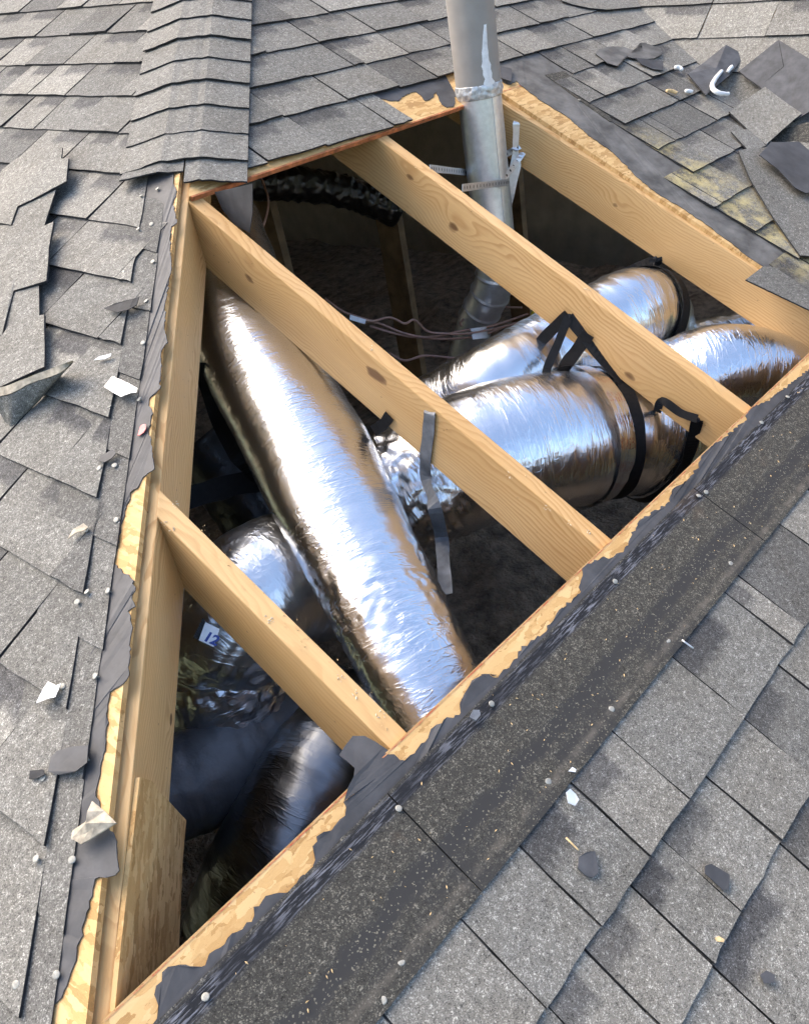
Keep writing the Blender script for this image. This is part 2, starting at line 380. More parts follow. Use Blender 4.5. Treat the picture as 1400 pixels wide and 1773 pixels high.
def tab(fr, u0, u1, vb, vt, hb, ht, exp_, parent, mat='shingle', tint=.5, band=0.0, nu=4, nv=4, name='shingle'):
    """one shingle tab: u0/u1 may be functions of v; butt edge at vb raised hb, top tucked at ht"""
    f0 = u0 if callable(u0) else (lambda v: u0); f1 = u1 if callable(u1) else (lambda v: u1)
    vbf = vb if callable(vb) else (lambda u: vb)
    sgn = 1 if vt > (vb(0) if callable(vb) else vb) else -1
    sd_ = rng.random() * 50; lift = rng.uniform(0, .0012); ca = rng.uniform(0, .0022) if rng.random() < .25 else 0
    V = []; UV = []
    for j in range(nv + 1):
        fj = j / nv
        for i in range(nu + 1):
            fi = i / nu
            vv0 = lerp(vbf(.5 * (f0(vt) + f1(vt))), vt, fj)
            u = lerp(f0(vv0), f1(vv0), fi)
            v = lerp(vbf(u), vt, fj)
            if j == 0: v += rng.uniform(-.0022, .0022)
            if i in (0, nu): u += rng.uniform(-.0012, .0012)
            nz = mnoise.noise(Vector((u * 9 + sd_, v * 9, 0))) * .0012
            h = lerp(hb, ht, fj) + nz * (1 - fj) + lift * (1 - fj) ** 2 + (ca * (1 - fj) * (fi if sd_ > 25 else 1 - fi))
            V.append((u, v, h)); UV.append((fi, abs(v - vbf(u)) / exp_))
    P = [fr(*w) for w in V]
    W = nu + 1
    faces = [(j * W + i, j * W + i + 1, (j + 1) * W + i + 1, (j + 1) * W + i) for j in range(nv) for i in range(nu)]
    faces = fixn(faces, P, fr(0, 0, 1) - fr(0, 0, 0))
    mi = [0] * len(faces)
    ring = [i for i in range(W)] + [j * W + nu for j in range(1, nv + 1)] + [nv * W + i for i in range(nu - 1, -1, -1)] + [j * W for j in range(nv - 1, 0, -1)]
    b0 = len(P)
    for r_ in ring:
        u, v, h = V[r_]; P.append(fr(u, v, max(h - .0048, .0145))); UV.append(UV[r_])
    k = len(ring)
    flip = (P[faces[0][1]] - P[faces[0][0]]).dot(P[1] - P[0]) > 0
    for i in range(k):
        a, b = ring[i], ring[(i + 1) % k]; c, d = b0 + (i + 1) % k, b0 + i
        faces.append((b, a, d, c) if flip else (a, b, c, d)); mi.append(1)
    return ob(name, P, faces, [mat, 'asphalt'], parent, mi, UV, props={'tint': tint, 'band': band})

def fill(a, b, lo=.13, hi=.27):
    out = []; x = a
    while x < b - lo * .7:
        x += rng.uniform(lo, hi); out.append(x)
    return [v for v in out if v < b - .06]
def row(fr, bounds, vb, exp_, up, parent, mat='shingle', over=.035, first=None, last=None, gap=.0032, tmid=.5):
    """one course: bounds are the cuts between tabs, first/last may be functions of v"""
    hi = rng.random() < .5
    bb = [first if first is not None else bounds[0]] + list(bounds if first is not None else bounds[1:])
    if last is not None: bb = bb + [last]
    vmid = vb(0) if callable(vb) else vb
    for k in range(len(bb) - 1):
        a, b = bb[k], bb[k + 1]
        a2 = a if callable(a) else a + gap / 2
        b2 = b if callable(b) else b - gap / 2
        hi = not hi if rng.random() < .85 else hi
        base = .0235 if hi else .0205
        v_top = (vb(.5 * ((a if not callable(a) else a(vmid)) + (b if not callable(b) else b(vmid)))) if callable(vb) else vb) + up * (exp_ + over)
        tab(fr, a2, b2, vb, v_top, base + rng.uniform(-.0006, .0006), .0155, exp_, parent, mat,
            tint=min(1, max(0, rng.gauss(tmid, .25))), band=(rng.uniform(.7, 1) if rng.random() < .72 else 0.0))

def catmull(pts, m):
    """resample control tuples smoothly, m steps per span"""
    P = [pts[0]] + list(pts) + [pts[-1]]; out = []
    for i in range(1, len(P) - 2):
        for s in range(m):
            t_ = s / m; row_ = []
            for d in range(len(pts[0])):
                p0, p1, p2, p3 = P[i - 1][d], P[i][d], P[i + 1][d], P[i + 2][d]
                row_.append(.5 * (2 * p1 + (p2 - p0) * t_ + (2 * p0 - 5 * p1 + 4 * p2 - p3) * t_ ** 2 + (3 * p1 - p0 - 3 * p2 + p3) * t_ ** 3))
            out.append(tuple(row_))
    out.append(tuple(pts[-1])); return out
def resample(pts, step):
    """even spacing along a sampled line of (x, y, z, ...)"""
    out = [pts[0]]; acc = 0.0
    for a, b in zip(pts, pts[1:]):
        L = (Vector(b[:3]) - Vector(a[:3])).length; d = step - acc
        while d <= L:
            f = d / L; out.append(tuple(lerp(a[k], b[k], f) for k in range(len(a)))); d += step
        acc = L - (d - step)
    return out
def frames(C_):
    tg = []
    for i in range(len(C_)):
        a = C_[max(0, i - 1)]; b = C_[min(len(C_) - 1, i + 1)]; tg.append((b - a).normalized())
    up = Vector((0, 0, 1)) if abs(tg[0].z) < .9 else Vector((1, 0, 0))
    n0 = (up - tg[0] * (up @ tg[0])).normalized(); out = []
    for t_ in tg:
        n0 = (n0 - t_ * (n0 @ t_)).normalized(); out.append((t_, n0, t_.cross(n0)))
    return out
def tube(name, ctrl, mat, parent=None, seg=96, step=.006, disp=None, caps=True, smooth=True, m=16, flat=0.0):
    """round body along control points (x, y, z, r); disp(s, th, r) gives a radial offset"""
    line = resample(catmull(ctrl, m), step)
    C_ = [Vector(p[:3]) for p in line]; F = frames(C_); V = []; UV = []; s = 0
    for i, c in enumerate(C_):
        if i: s += (c - C_[i - 1]).length
        t_, a, b = F[i]; r = line[i][3]
        for k in range(seg + 1):
            th = 2 * pi * k / seg
            rr = r + (disp(s, th % (2 * pi), r, i) if disp else 0)
            dv = (a * cos(th) + b * sin(th)) * rr
            V.append(c + dv - NM * ((dv @ NM) * flat)); UV.append((th * ctrl[0][3], s))
    W = seg + 1; faces = [(i * W + k, i * W + k + 1, (i + 1) * W + k + 1, (i + 1) * W + k) for i in range(len(C_) - 1) for k in range(seg)]
    if caps:
        V.append(C_[0]); UV.append((0, 0)); V.append(C_[-1]); UV.append((0, s)); n1, n2 = len(V) - 2, len(V) - 1
        faces += [(n1, k + 1, k) for k in range(seg)] + [(n2, (len(C_) - 1) * W + k, (len(C_) - 1) * W + k + 1) for k in range(seg)]
    return ob(name, V, faces, mat, parent, uv=UV, smooth=smooth), (C_, F, line)
def foil_disp(seed, sag=.004, wr=.0012, crump=.0, kinks=(), coil=.0008, pitch=.055):
    def d(s, th, r, i):
        cx, sx = cos(th), sin(th)
        p = Vector((cx * r * 6 + seed, sx * r * 6, s * 6))
        v = sag * mnoise.noise(p)
        q = Vector((cx * r * 14, sx * r * 14 + seed, s * 75))
        v += wr * mnoise.noise(q)
        v += wr * .6 * mnoise.noise(Vector((cx * r * 30 + s * 40, sx * r * 30 + seed, s * 130)))
        v += coil * cos(2 * pi * s / pitch + th)
        amp = crump
        for (ks, kw, ka) in kinks: amp += ka * exp(-((s - ks) / kw) ** 2)
        if amp > 1e-5:
            w = Vector((cx * r * 26 + seed, sx * r * 26, s * 34))
            v += amp * (abs(mnoise.noise(w)) * 2 - .6) + amp * .5 * mnoise.noise(w * 2.3)
        return v
    return d
def ribbon(name, pts, normals, width, mat, parent=None, th=.0016, m=6, wdir=None):
    """flat strap along points with a face normal at each point"""
    ctrl = [tuple(p) + tuple(nn) for p, nn in zip(pts, normals)]
    line = catmull(ctrl, m); C_ = [Vector(p[:3]) for p in line]; N_ = [Vector(p[3:6]).normalized() for p in line]
    V = []
    for i, c in enumerate(C_):
        t_ = (C_[min(i + 1, len(C_) - 1)] - C_[max(i - 1, 0)]).normalized()
        w = t_.cross(N_[i])
        if w.length < 1e-4: w = Vector((0, 0, 1))
        w.normalize(); nn = w.cross(t_).normalized()
        if nn @ N_[i] < 0: nn = -nn
        wob = 1 + .04 * sin(i * .9)
        for sx, sn in ((-.5, .5), (.5, .5), (.5, -.5), (-.5, -.5)):
            V.append(c + w * (width * sx * wob) + nn * (th * sn))
    faces = []
    for i in range(len(C_) - 1):
        for k in range(4): faces.append((i * 4 + k, i * 4 + (k + 1) % 4, (i + 1) * 4 + (k + 1) % 4, (i + 1) * 4 + k))
    faces += [(3, 2, 1, 0), tuple(len(V) - 4 + k for k in range(4))]
    return ob(name, V, faces, mat, parent)
def wire(name, pts, r, mat, parent=None, m=10, seg=8):
    return tube(name, [tuple(p) + (r,) for p in pts], mat, parent, seg=seg, step=.008, m=m)[0]
def box8(name, P, mats, parent=None, bevel=.0, matrix=None):
    """hexahedron from 8 corners: bottom 4 then top 4, same order"""
    faces = [(3, 2, 1, 0), (4, 5, 6, 7), (0, 1, 5, 4), (1, 2, 6, 5), (2, 3, 7, 6), (3, 0, 4, 7)]
    o = ob(name, P, faces, mats, parent, matrix=matrix)
    bm = bmesh.new(); bm.from_mesh(o.data); bmesh.ops.recalc_face_normals(bm, faces=bm.faces)
    if bevel: bmesh.ops.bevel(bm, geom=list(bm.edges), offset=bevel, segments=2, affect='EDGES', profile=.6)
    bm.to_mesh(o.data); bm.free(); return o

# ================================================================== THE SETTING
g = 120
structure(ob('ground', [(-g, -g, -4.2), (g, -g, -4.2), (g, g, -4.2), (-g, g, -4.2)], [(0, 1, 2, 3)], 'ground'))
FLOOR = -1.05
def hip(c): return Vector((c, c, c * T))
YL, YU = .243, 1.3245          # lower and upper saw cut, plan y
XR = 2.553                     # saw cut along the right rafter
VD = (V1 - V0) / (V1.y - V0.y)
def val(y): return V0.x + VD.x * (y - V0.y)     # valley line, plan x at plan y
def mainslab(polys, name, h0, h1, mat):
    V = []; F_ = []
    for poly in polys:
        if area2(poly) < 0: poly = poly[::-1]
        k = len(poly); b = len(V)
        V += [FM(u, v, h1) for u, v in poly] + [FM(u, v, h0) for u, v in poly]
        F_ += [tuple(b + i for i in range(k)), tuple(b + i for i in range(2 * k - 1, k - 1, -1))] + [(b + i, b + i + k, b + (i + 1) % k + k, b + (i + 1) % k) for i in range(k)]
    return V, F_
mat_main = Matrix(((1, 0, 0, 1.5), (0, NM.z, NM.y, .7), (0, -NM.y, NM.z, .7 * T), (0, 0, 0, 1)))
V_, F_ = mainslab([[(-1.62, -1.6), (val(-1.6), -1.6), (val(YL - .001), YL - .001), (YL + .012, YL - .001)],
                   [(XR, YL), (val(YL), YL), (val(YU), YU), (XR, YU)],
                   [(YU + .03, YU + .0012), (val(YU + .0012), YU + .0012), (val(4), 4), (4.02, 4)]], 'main', 0, .0115, 'osb')
slope = structure(ob('roof_slope', V_, F_, 'osb', matrix=mat_main))
hipslope = structure(slab('hip_slope', FL, [(hip_u(v) - .004, v) for v in (1.92, -4.82)] + [(6.6, -4.82), (9, 1.92)], 0.0, .0115, 'osb',
    matrix=Matrix(((DL.x, BL.x, NL.x, 0), (DL.y, BL.y, NL.y, 0), (DL.z, BL.z, NL.z, 0), (0, 0, 0, 1)))))
_vl, _vh = Vector((val(-1.6), -1.6, -1.6 * T)), Vector((val(4), 4, 4 * T))
def vuv(p): d = Vector(p) - V0; return (d @ DL, d @ BV)
_a, _b = vuv(_vl), vuv(_vh)
valslope = structure(slab('valley_slope', FV, [_a, _b, (_b[0] + 3.0, _b[1] - 1.5), (_a[0] - .4, _b[1] - 1.5)], 0.0, .0115, 'osb_old'))
structure(slab('back_roof_slope', lambda u, v, h=0: Vector((u, 4 + v, 4 * T - v * T + h)), [(2.0, 0), (9, 0), (9, 6), (-2, 6)], -.012, 0, 'osb_old'))
structure(ob('attic_wall_light_block', [(-1.6, -1.58, -4.2), (7, -1.58, -4.2), (7, 10, -4.2), (-1.6, 10, -4.2), (-1.6, -1.58, -.92), (7, -1.58, -.92), (7, 10, 2.6), (-1.6, 10, -.92), (7, 4, 5)],
   [(0, 1, 5, 4), (1, 2, 6, 8, 5), (2, 3, 7, 6), (3, 0, 4, 7)], 'stucco'))  # house walls; the tall far sides are added to block light
# attic floor under loose insulation
GV = []; GN = 70
for j in range(GN + 1):
    for i in range(GN + 1):
        x = -1.5 + 7.5 * i / GN; y = -1.5 + 9 * j / GN
        z = FLOOR + .09 * mnoise.noise(Vector((x * 1.7, y * 1.7, 3))) + .05 * mnoise.noise(Vector((x * 6, y * 6, 1))) + .42 * exp(-((x - 2.6) ** 2 + (y - 2.2) ** 2) / .35)
        GV.append((x, y, z))
structure(ob('attic_floor', GV, [(j * (GN + 1) + i, j * (GN + 1) + i + 1, (j + 1) * (GN + 1) + i + 1, (j + 1) * (GN + 1) + i) for j in range(GN) for i in range(GN)], 'insulation', smooth=True))

# ------------------------------------------------------------------ underlayment felt
lowfelt = [(0.2584,0.2283),(0.2898,0.2053),(0.3069,0.2065),(0.3161,0.2149),(0.3198,0.226),(0.3403,0.2369),(0.3489,0.2369),(0.3694,0.2184)] + [(0.3692,0.2187),(0.3817,0.211),(0.393,0.2167),(0.4004,0.2155),(0.4131,0.2125),(0.4331,0.2128),(0.4399,0.2106),(0.454,0.2093),(0.4672,0.2195),(0.4809,0.2178),(0.4868,0.219),(0.4979,0.2135),(0.509,0.2054),(0.526,0.2049),(0.5546,0.2024),(0.5696,0.2157),(0.5866,0.2273),(0.5977,0.2254),(0.6074,0.2204),(0.6178,0.222),(0.6356,0.2215),(0.6453,0.2284)]
flap = [(0.6475,0.2349),(0.667,0.2444),(0.683,0.2488),(0.6931,0.2559),(0.6924,0.2672),(0.6901,0.2812),(0.7053,0.2852),(0.7282,0.289),(0.7417,0.2787),(0.747,0.2647),(0.7538,0.2337),(0.7542,0.2228)]
lowfelt2 = [(0.7571,0.2192),(0.7697,0.2196),(0.8017,0.2183),(0.8186,0.2226),(0.85,0.222),(0.8765,0.2123),(0.8932,0.2236),(0.9097,0.2281),(0.9366,0.2342),(0.9615,0.2288),(0.9764,0.2158)] + [(0.9571,0.231),(0.9751,0.2117),(0.9988,0.212),(1.0292,0.2118),(1.0398,0.2182),(1.0738,0.2173),(1.1152,0.2119),(1.1617,0.2202),(1.2223,0.2164),(1.2786,0.2424),(1.3074,0.2385),(1.3464,0.2206),(1.3737,0.2158)] + [(1.4610,0.2343),(1.5603,0.2207),(1.5876,0.2318),(1.6182,0.2296),(1.6939,0.2293),(1.7197,0.2364),(1.7663,0.2447),(1.8405,0.2355),(1.9268,0.2325),(1.9880,0.2434),(2.0452,0.2291),(2.1702,0.222),(2.2705,0.2168)]
edge_line = jag(lowfelt, .0030, .0065, 3)
edge_line2 = jag(lowfelt2, .0030, .0065, 4)
def clampy(p): return (p[0], min(p[1], YL - .0015))
low_poly = [clampy(p) for p in edge_line] + [clampy(flap[0]), clampy(flap[-1])] + [clampy(p) for p in edge_line2] + [(3.0, .232), (3.0, .0), (.04, .0)]
def lift_n(u, v): return .0030 * max(0.0, mnoise.noise(Vector((u * 55, v * 55, 3))) + .15)
slab('underlayment', FM, low_poly, .0118, .0136, 'felt', slope, hf=lambda u, v: lift_n(u, v) if v > .214 else 0.0)
# a flap of felt hanging over the cut edge beside the lowest jack rafter
fl = jag([(p[0], p[1]) for p in flap], .0016, .012, 8)
slab('underlayment_flap', FM, fl, .0139, .0154, 'felt', slope, hf=lambda u, v: -.10 * max(0, v - YL + .004) + .004 * sin(u * 40))
upfelt = [(2.06, 1.40), (2.06, 1.475)] + jag([(2.1358,1.4396),(2.1538,1.4222),(2.1795,1.4112),(2.2245,1.4246),(2.2599,1.4266),(2.2750,1.4239),(2.2742,1.4112),(2.2626,1.3810),(2.2854,1.3813),(2.3145,1.3924),(2.3403,1.4007),(2.3189,1.3779),(2.2992,1.3506),(2.3023,1.3324),(2.3306,1.3305),(2.3899,1.3699)], .0024, .007, 5)
slab('underlayment', FM, [(2.06, 1.60)] + upfelt[1:] + [(2.55, 1.60)], .0118, .0135, 'felt', slope)
rf = jag([(2.6586,1.4195),(2.6136,1.3779),(2.6145,1.3462),(2.6221,1.3401),(2.6643,1.3464)] + [(2.6550,1.3192),(2.6448,1.2366),(2.6484,1.2240),(2.6481,1.2014),(2.6530,1.1603),(2.6282,1.0577),(2.6240,0.9845),(2.6034,0.9239),(2.5792,0.8725),(2.5653,0.8013),(2.5751,0.7086),(2.5717,0.643),(2.5654,0.5772),(2.5522,0.5126)], .0026, .008, 6)
slab('underlayment', FM, rf + [(2.56, .32), (3.02, .32), (3.02, 1.58), (2.60, 1.58)], .0118, .0136, 'felt_dusty', slope, hf=lambda u, v: lift_n(u, v) if u < 2.68 else 0.0)
for poly_ in ([(-.95, -1.0), (2.6, -1.0), (2.98, .0), (.05, .0)], [(1.5, 1.352), (2.06, 1.352), (2.06, 1.475), (2.56, 1.475), (3.35, 1.475), (val(2.9) - .05, 2.9), (3.0, 2.9)]):
    slab('underlayment', FM, poly_, .0119, .0130, 'asphalt', slope)
# curled felt tongue beside the vent pipe
ct = [(2.6723,1.4293),(2.6990,1.3916),(2.6737,1.3716),(2.6166,1.3385),(2.6047,1.3670),(2.6303,1.3969)]
slab('underlayment_flap', FM, ct, .016, .0176, 'felt', slope, hf=lambda u, v: .05 * max(0, 1.43 - v) * 2)
lf = [(1.2902,-1.6445),(1.2587,-1.6235),(1.2360,-1.5826),(1.1718,-1.5272),(1.1790,-1.5132),(1.1233,-1.4478),(1.0719,-1.3977),(1.0503,-1.3637),(1.0165,-1.3147),(0.9632,-1.2529),(0.9222,-1.2198),(0.9218,-1.1984),(0.8846,-1.1563),(0.851,-1.1182),(0.8575,-1.0908),(0.8461,-1.0769),(0.8276,-1.0680),(0.8054,-1.0357),(0.7489,-0.986),(0.7247,-0.9652),(0.736,-0.9438),(0.7294,-0.9221),(0.7366,-0.9097),(0.7087,-0.8555),(0.6627,-0.789),(0.6012,-0.7799),(0.586,-0.7672),(0.5863,-0.7584),(0.565,-0.7454),(0.5725,-0.734),(0.5492,-0.7203),(0.5298,-0.6975),(0.4916,-0.6542),(0.4911,-0.6466),(0.5044,-0.6214),(0.4959,-0.6089),(0.4695,-0.5789),(0.4525,-0.5595),(0.4267,-0.5188),(0.4172,-0.5045),(0.3988,-0.4941),(0.3463,-0.4758),(0.3108,-0.4487),(0.313,-0.4413),(0.3357,-0.4244),(0.3146,-0.3843),(0.2909,-0.3394),(0.28,-0.3051)]
lfp = jag(lf, .0022, .006, 9)
slab('underlayment', FL, lfp + [(.5, .35), (hip_u(-.3) + .30, -.3), (hip_u(-2.2) + .25, -2.2), (hip_u(-2.2) + .05, -2.2)], .0118, .0137, 'felt', hipslope, hf=lambda u, v: lift_n(u, v) if u - hip_u(v) < .032 else 0.0)
slab('underlayment', FL, [(hip_u(.5) + .14, .5), (2.6, .5), (6.0, -3.4), (hip_u(-3.4) + .10, -3.4), (hip_u(-2.2) + .10, -2.2), (hip_u(-.3) + .14, -.3)], .0119, .0129, 'asphalt', hipslope)

# saw cuts: reddish marked edges of the boards
def strip(name, x0, x1, y0, y1, h0, h1, mat, parent): return slab(name, FM, [(x0, y0), (x1, y0), (x1, y1), (x0, y1)], h0, h1, mat, parent)
strip('cut_edge', YU + .035, 2.50, YU - .0040, YU + .0010, .0004, .0119, 'cut_red', slope)
strip('cut_edge', YL + .02, XR + .2, YL - .0008, YL + .0006, .0006, .0113, 'osb_old', slope)
strip('chalk_line', YL + .02, XR + .25, YL - .0026, YL - .001, .0117, .0120, 'chalk', slope)
strip('chalk_line', 2.50, 2.675, YU - .002, YU + .0025, .0117, .0122, 'chalk', slope)

# ------------------------------------------------------------------ shingles, main slope below the opening
EXPM = .1235
def vline(y0, k, x0=1.0): return lambda x: y0 + k * (x - x0)
low_rows = {0: [.30, .50, .655, .79, .925, 1.047, 1.25, 1.455, 1.513, 1.71, 1.86, 2.02, 2.21, 2.42, 2.62, 2.8],
            1: [.33, .51, .66, .752, .87, .964, 1.106, 1.25, 1.397, 1.56, 1.70, 1.92, 2.10, 2.33, 2.6, 2.75],
            2: [.28, .47, .62, .755, .871, 1.104, 1.305, 1.45, 1.66, 1.83, 2.05, 2.25, 2.5, 2.7]}
for k in range(0, 6):
    y0 = -.080 - k * .1255
    b = low_rows.get(k) or [.2 + rng.uniform(-.05, .05)] + fill(.2, 2.55) + [2.62]
    row(FM, b, vline(y0, .014), .1255, 1, slope)
# the course left half bare below the cut: three strips with their unexposed part showing
for x0, x1 in ((-.02, .70), (.7025, 1.633), (1.6355, 2.62), (2.6225, 3.2)):
    nu = 24
    V = []; 
    ys = (.0492, .0555, .075, .12, .16, .2065)
    for j, y in enumerate(ys):
        for i in range(nu + 1):
            x = lerp(x0, x1, i / nu); yy = y + .014 * (x - 1.0) * (1 if j < 2 else .3) + (.0013 * mnoise.noise(Vector((x * 30, j, 0))) if j in (1, 5) else 0)
            V.append(FM(x, yy, .0172 + .0042 * (.2065 - y) / .157 + .0012 * mnoise.noise(Vector((x * 8, y * 8, 4)))))
    W = nu + 1; top = len(V)
    F2 = [(j * W + i, j * W + i + 1, (j + 1) * W + i + 1, (j + 1) * W + i) for j in range(len(ys) - 1) for i in range(nu)]
    ring = list(range(W)) + [j * W + nu for j in range(1, len(ys))] + [(len(ys) - 1) * W + i for i in range(nu - 1, -1, -1)] + [j * W for j in range(len(ys) - 2, 0, -1)]
    V += [V[r_] - NM * .0044 for r_ in ring]; K = len(ring)
    F2 += [(ring[(i + 1) % K], ring[i], top + i, top + (i + 1) % K) for i in range(K)]
    ob('shingle_strip', V, F2, ['headlap', 'asphalt'], slope, [0] * ((len(ys) - 1) * nu) + [1] * K)

# ------------------------------------------------------------------ shingles, main slope above the opening
capx = lambda v: v + .165
def topl(y0): return vline(y0, -.036, 1.8)
row(FM, [1.61, 1.807, 2.055, 2.131], topl(1.333), EXPM, 1, slope, first=capx)
rowB = [1.793, 2.025, 2.235, 2.398, 2.60, 2.823, 3.009, 3.229, 3.424]
row(FM, rowB, topl(1.468), EXPM, 1, slope, first=capx, last=lambda v: val(v) - .012)
row(FM, [2.0, 2.185, 2.23, 2.424, 2.62, 2.842, 3.076, 3.094, 3.267, 3.45], topl(1.594), EXPM, 1, slope, first=capx, last=lambda v: val(v) - .012)
row(FM, [1.98, 2.18, 2.30, 2.419, 2.662, 2.86, 3.02, 3.24, 3.40, 3.55], topl(1.722), EXPM, 1, slope, first=capx, last=lambda v: val(v) - .012)
for k in range(0, 9):
    y0 = 1.848 + k * .1245
    row(FM, [y0 + .36] + fill(y0 + .36, val(y0) - .25), topl(y0), EXPM, 1, slope, first=capx, last=lambda v: val(v) - .012)
# right of the opening, courses with their ends stepping back from the cut
right = [(1.296, [2.905, 3.037, 3.22, 3.447]), (1.167, [2.795, 2.888, 3.028, 3.2, 3.36]), (1.044, [2.80, 2.972, 3.157, 3.33]), (.918, [2.778, 2.894, 2.948, 3.18, 3.33]),
         (.797, [2.775, 2.912, 3.06, 3.24]), (.673, [2.66, 2.712, 2.89, 3.06, 3.2]), (.553, [2.675, 2.80, 2.95, 3.1]), (.430, [2.68, 2.86, 3.02]), (.306, [2.575, 2.70, 2.90]), (.182, [2.66, 2.8])]
for i, (y0, b) in enumerate(right):
    row(FM, b, y0, EXPM, 1, slope, mat='shingle_dust', last=lambda v: val(v) - .012)
slab('shingle_strip', FM, [(2.8005,1.3308),(2.8965,1.3204),(2.8849,1.2389),(2.7888,1.0751),(2.7717,1.0760),(2.7871,1.2234)], .0140, .0165, 'headlap', slope)
slab('shingle_strip', FM, [(2.4340,0.4678),(2.5412,0.4683),(2.5761,0.4509),(2.5789,0.3428),(2.4915,0.3071)], .0140, .0178, 'shingle', slope, 'asphalt', props={'tint': .2, 'band': 0.0})

# ------------------------------------------------------------------ shingles, slope left of the hip
EXPL = .1545
brow = [-3.21, -3.05, -2.893, -2.737, -2.58, -2.42, -2.262, -2.105, -1.953, -1.802, -1.653, -1.493, -1.338, -1.183, -1.026, -.877, -.724, -.570, -.416, -.262, -.108, .046, .2]
known = {-2.262: [2.573, 2.372, 2.172, 2.02], -2.105: [2.45, 2.23, 1.976, 1.85], -1.953: [2.26, 2.06, 1.811, 1.74], -1.802: [2.053, 1.875, 1.65], -1.493: [1.465], -1.338: [1.465, 1.20],
         -1.183: [1.321, 1.10], -.877: [1.3, 1.13, .937], -1.026: [1.29, 1.11], -.724: [1.011, .76]}
for v in brow:
    hip0 = hip_u(v)
    end = .107 if v > -1.6 else .16
    lft = hip0 + (1.6 if v > -1.0 else 1.95)
    kn = sorted(known.get(v, []))
    st = kn[-1] if kn else hip0 + end + .18 + rng.uniform(0, .06)
    bnd = kn + ([] if kn else [st]) + [x for x in fill(st, lft)]
    row(FL, bnd, v, EXPL, -1, hipslope, first=(lambda vv, e=end: hip_u(vv) + e), over=.03, tmid=.48)
    if v > -1.6:      # the narrow end of the course underneath, showing beside the felt
        e2 = .036 + .016 * min(1, max(0, (v + 1.3) / .8))
        tab(FL, lambda vv, e=e2: hip_u(vv) + e, lambda vv: hip_u(vv) + .22, v + .06, v - .098 + .0, .0178, .0152, EXPL, hipslope, 'shingle', rng.uniform(.0, .28), 0.0, name='shingle_end')

# ------------------------------------------------------------------ shingles beyond the valley
for k in range(-3, 7):
    v = -.122 - .155 * k
    vv0 = v - .07
    # valley in this frame
    def vu(vv): return _a[0] + (_b[0] - _a[0]) * (vv - _a[1]) / (_b[1] - _a[1])
    e = vu(v)
    b = sorted([x for x in ((.049, -.197, -.36) if k in (0, 1) else ()) if x < e - .1] + [])
    x = e; cuts = []
    lim = e - 1.35
    x = (b[0] if b else e - .15)
    cuts = [c for c in b]
    while x > lim:
        x -= rng.uniform(.14, .26); cuts.append(x)
    cuts = sorted(cuts)
    row(FV, cuts, v, .155, -1, valslope, last=lambda vv: vu(vv) - .006)

# ------------------------------------------------------------------ hip caps
HD = Vector((1, 1, T)).normalized()
EM = (Vector((1, 0, 0)) - HD * HD.x).normalized()
EL = (DL - HD * (DL @ HD)).normalized()
NH = (NM + NL).normalized()
def cap_pt(c, w, h):
    base = hip(c)
    if w >= 0: p = base + EM * w + NM * h
    else: p = base + EL * (-w) + NL * h
    r0 = .045
    if abs(w) < r0:
        f = 1 - (abs(w) / r0) ** 2
        p = p + NH * (-.011 * f * f)
    return p
def cap_piece(cb, ct_, w0, w1, hb, ht, parent, tint, curl=0.0, curl_side=0):
    nw, nc = 16, 5; V = []; UV = []
    for j in range(nc + 1):
        for i in range(nw + 1):
            w = lerp(w0, w1, i / nw); c = lerp(cb, ct_, j / nc) + (rng.uniform(-.0012, .0012) if j == 0 else 0)
            # the lower edge bends down at its sides the way a folded strip does
            c += .010 * (abs(w) / .153) ** 2 * (1 - j / nc)
            h = lerp(hb, ht, j / nc) + .0014 * mnoise.noise(Vector((w * 20 + cb * 9, c * 20, 2)))
            cs = max(0, (w * curl_side) / .153) if curl_side else 1
            h += curl * cs * (1 - j / nc) ** 2
            V.append(cap_pt(c, w, h)); UV.append((i / nw, j / nc * 1.1))
    W = nw + 1
    F2 = fixn([(j * W + i, j * W + i + 1, (j + 1) * W + i + 1, (j + 1) * W + i) for j in range(nc) for i in range(nw)], V, Vector((0, 0, 1)))
    mi = [0] * len(F2); ring = list(range(W)) + [j * W + nw for j in range(1, nc + 1)] + [nc * W + i for i in range(nw - 1, -1, -1)] + [j * W for j in range(nc - 1, 0, -1)]
    b0 = len(V); K = len(ring)
    V += [V[r_] - NH * .0042 for r_ in ring]; UV += [UV[r_] for r_ in ring]
    F2 += [(ring[(i + 1) % K], ring[i], b0 + i, b0 + (i + 1) % K) for i in range(K)]; mi += [1] * K
    return ob('hip_cap', V, F2, ['shingle', 'asphalt'], parent, mi, UV, props={'tint': tint, 'band': 0.0})
for k in range(-1, 24):
    c = 1.508 + k * .083
    cap_piece(c, c + .155, -.153, .153, .0335 + (.004 if k < 0 else 0), .0255, hipslope, rng.uniform(.40, .66), curl=rng.uniform(0, .004))
cap_piece(1.366, 1.50, .004, .153, .031, .027, hipslope, .36, .006, 1)
cap_piece(1.398, 1.52, -.145, .0, .030, .024, hipslope, .22, .016, -1)

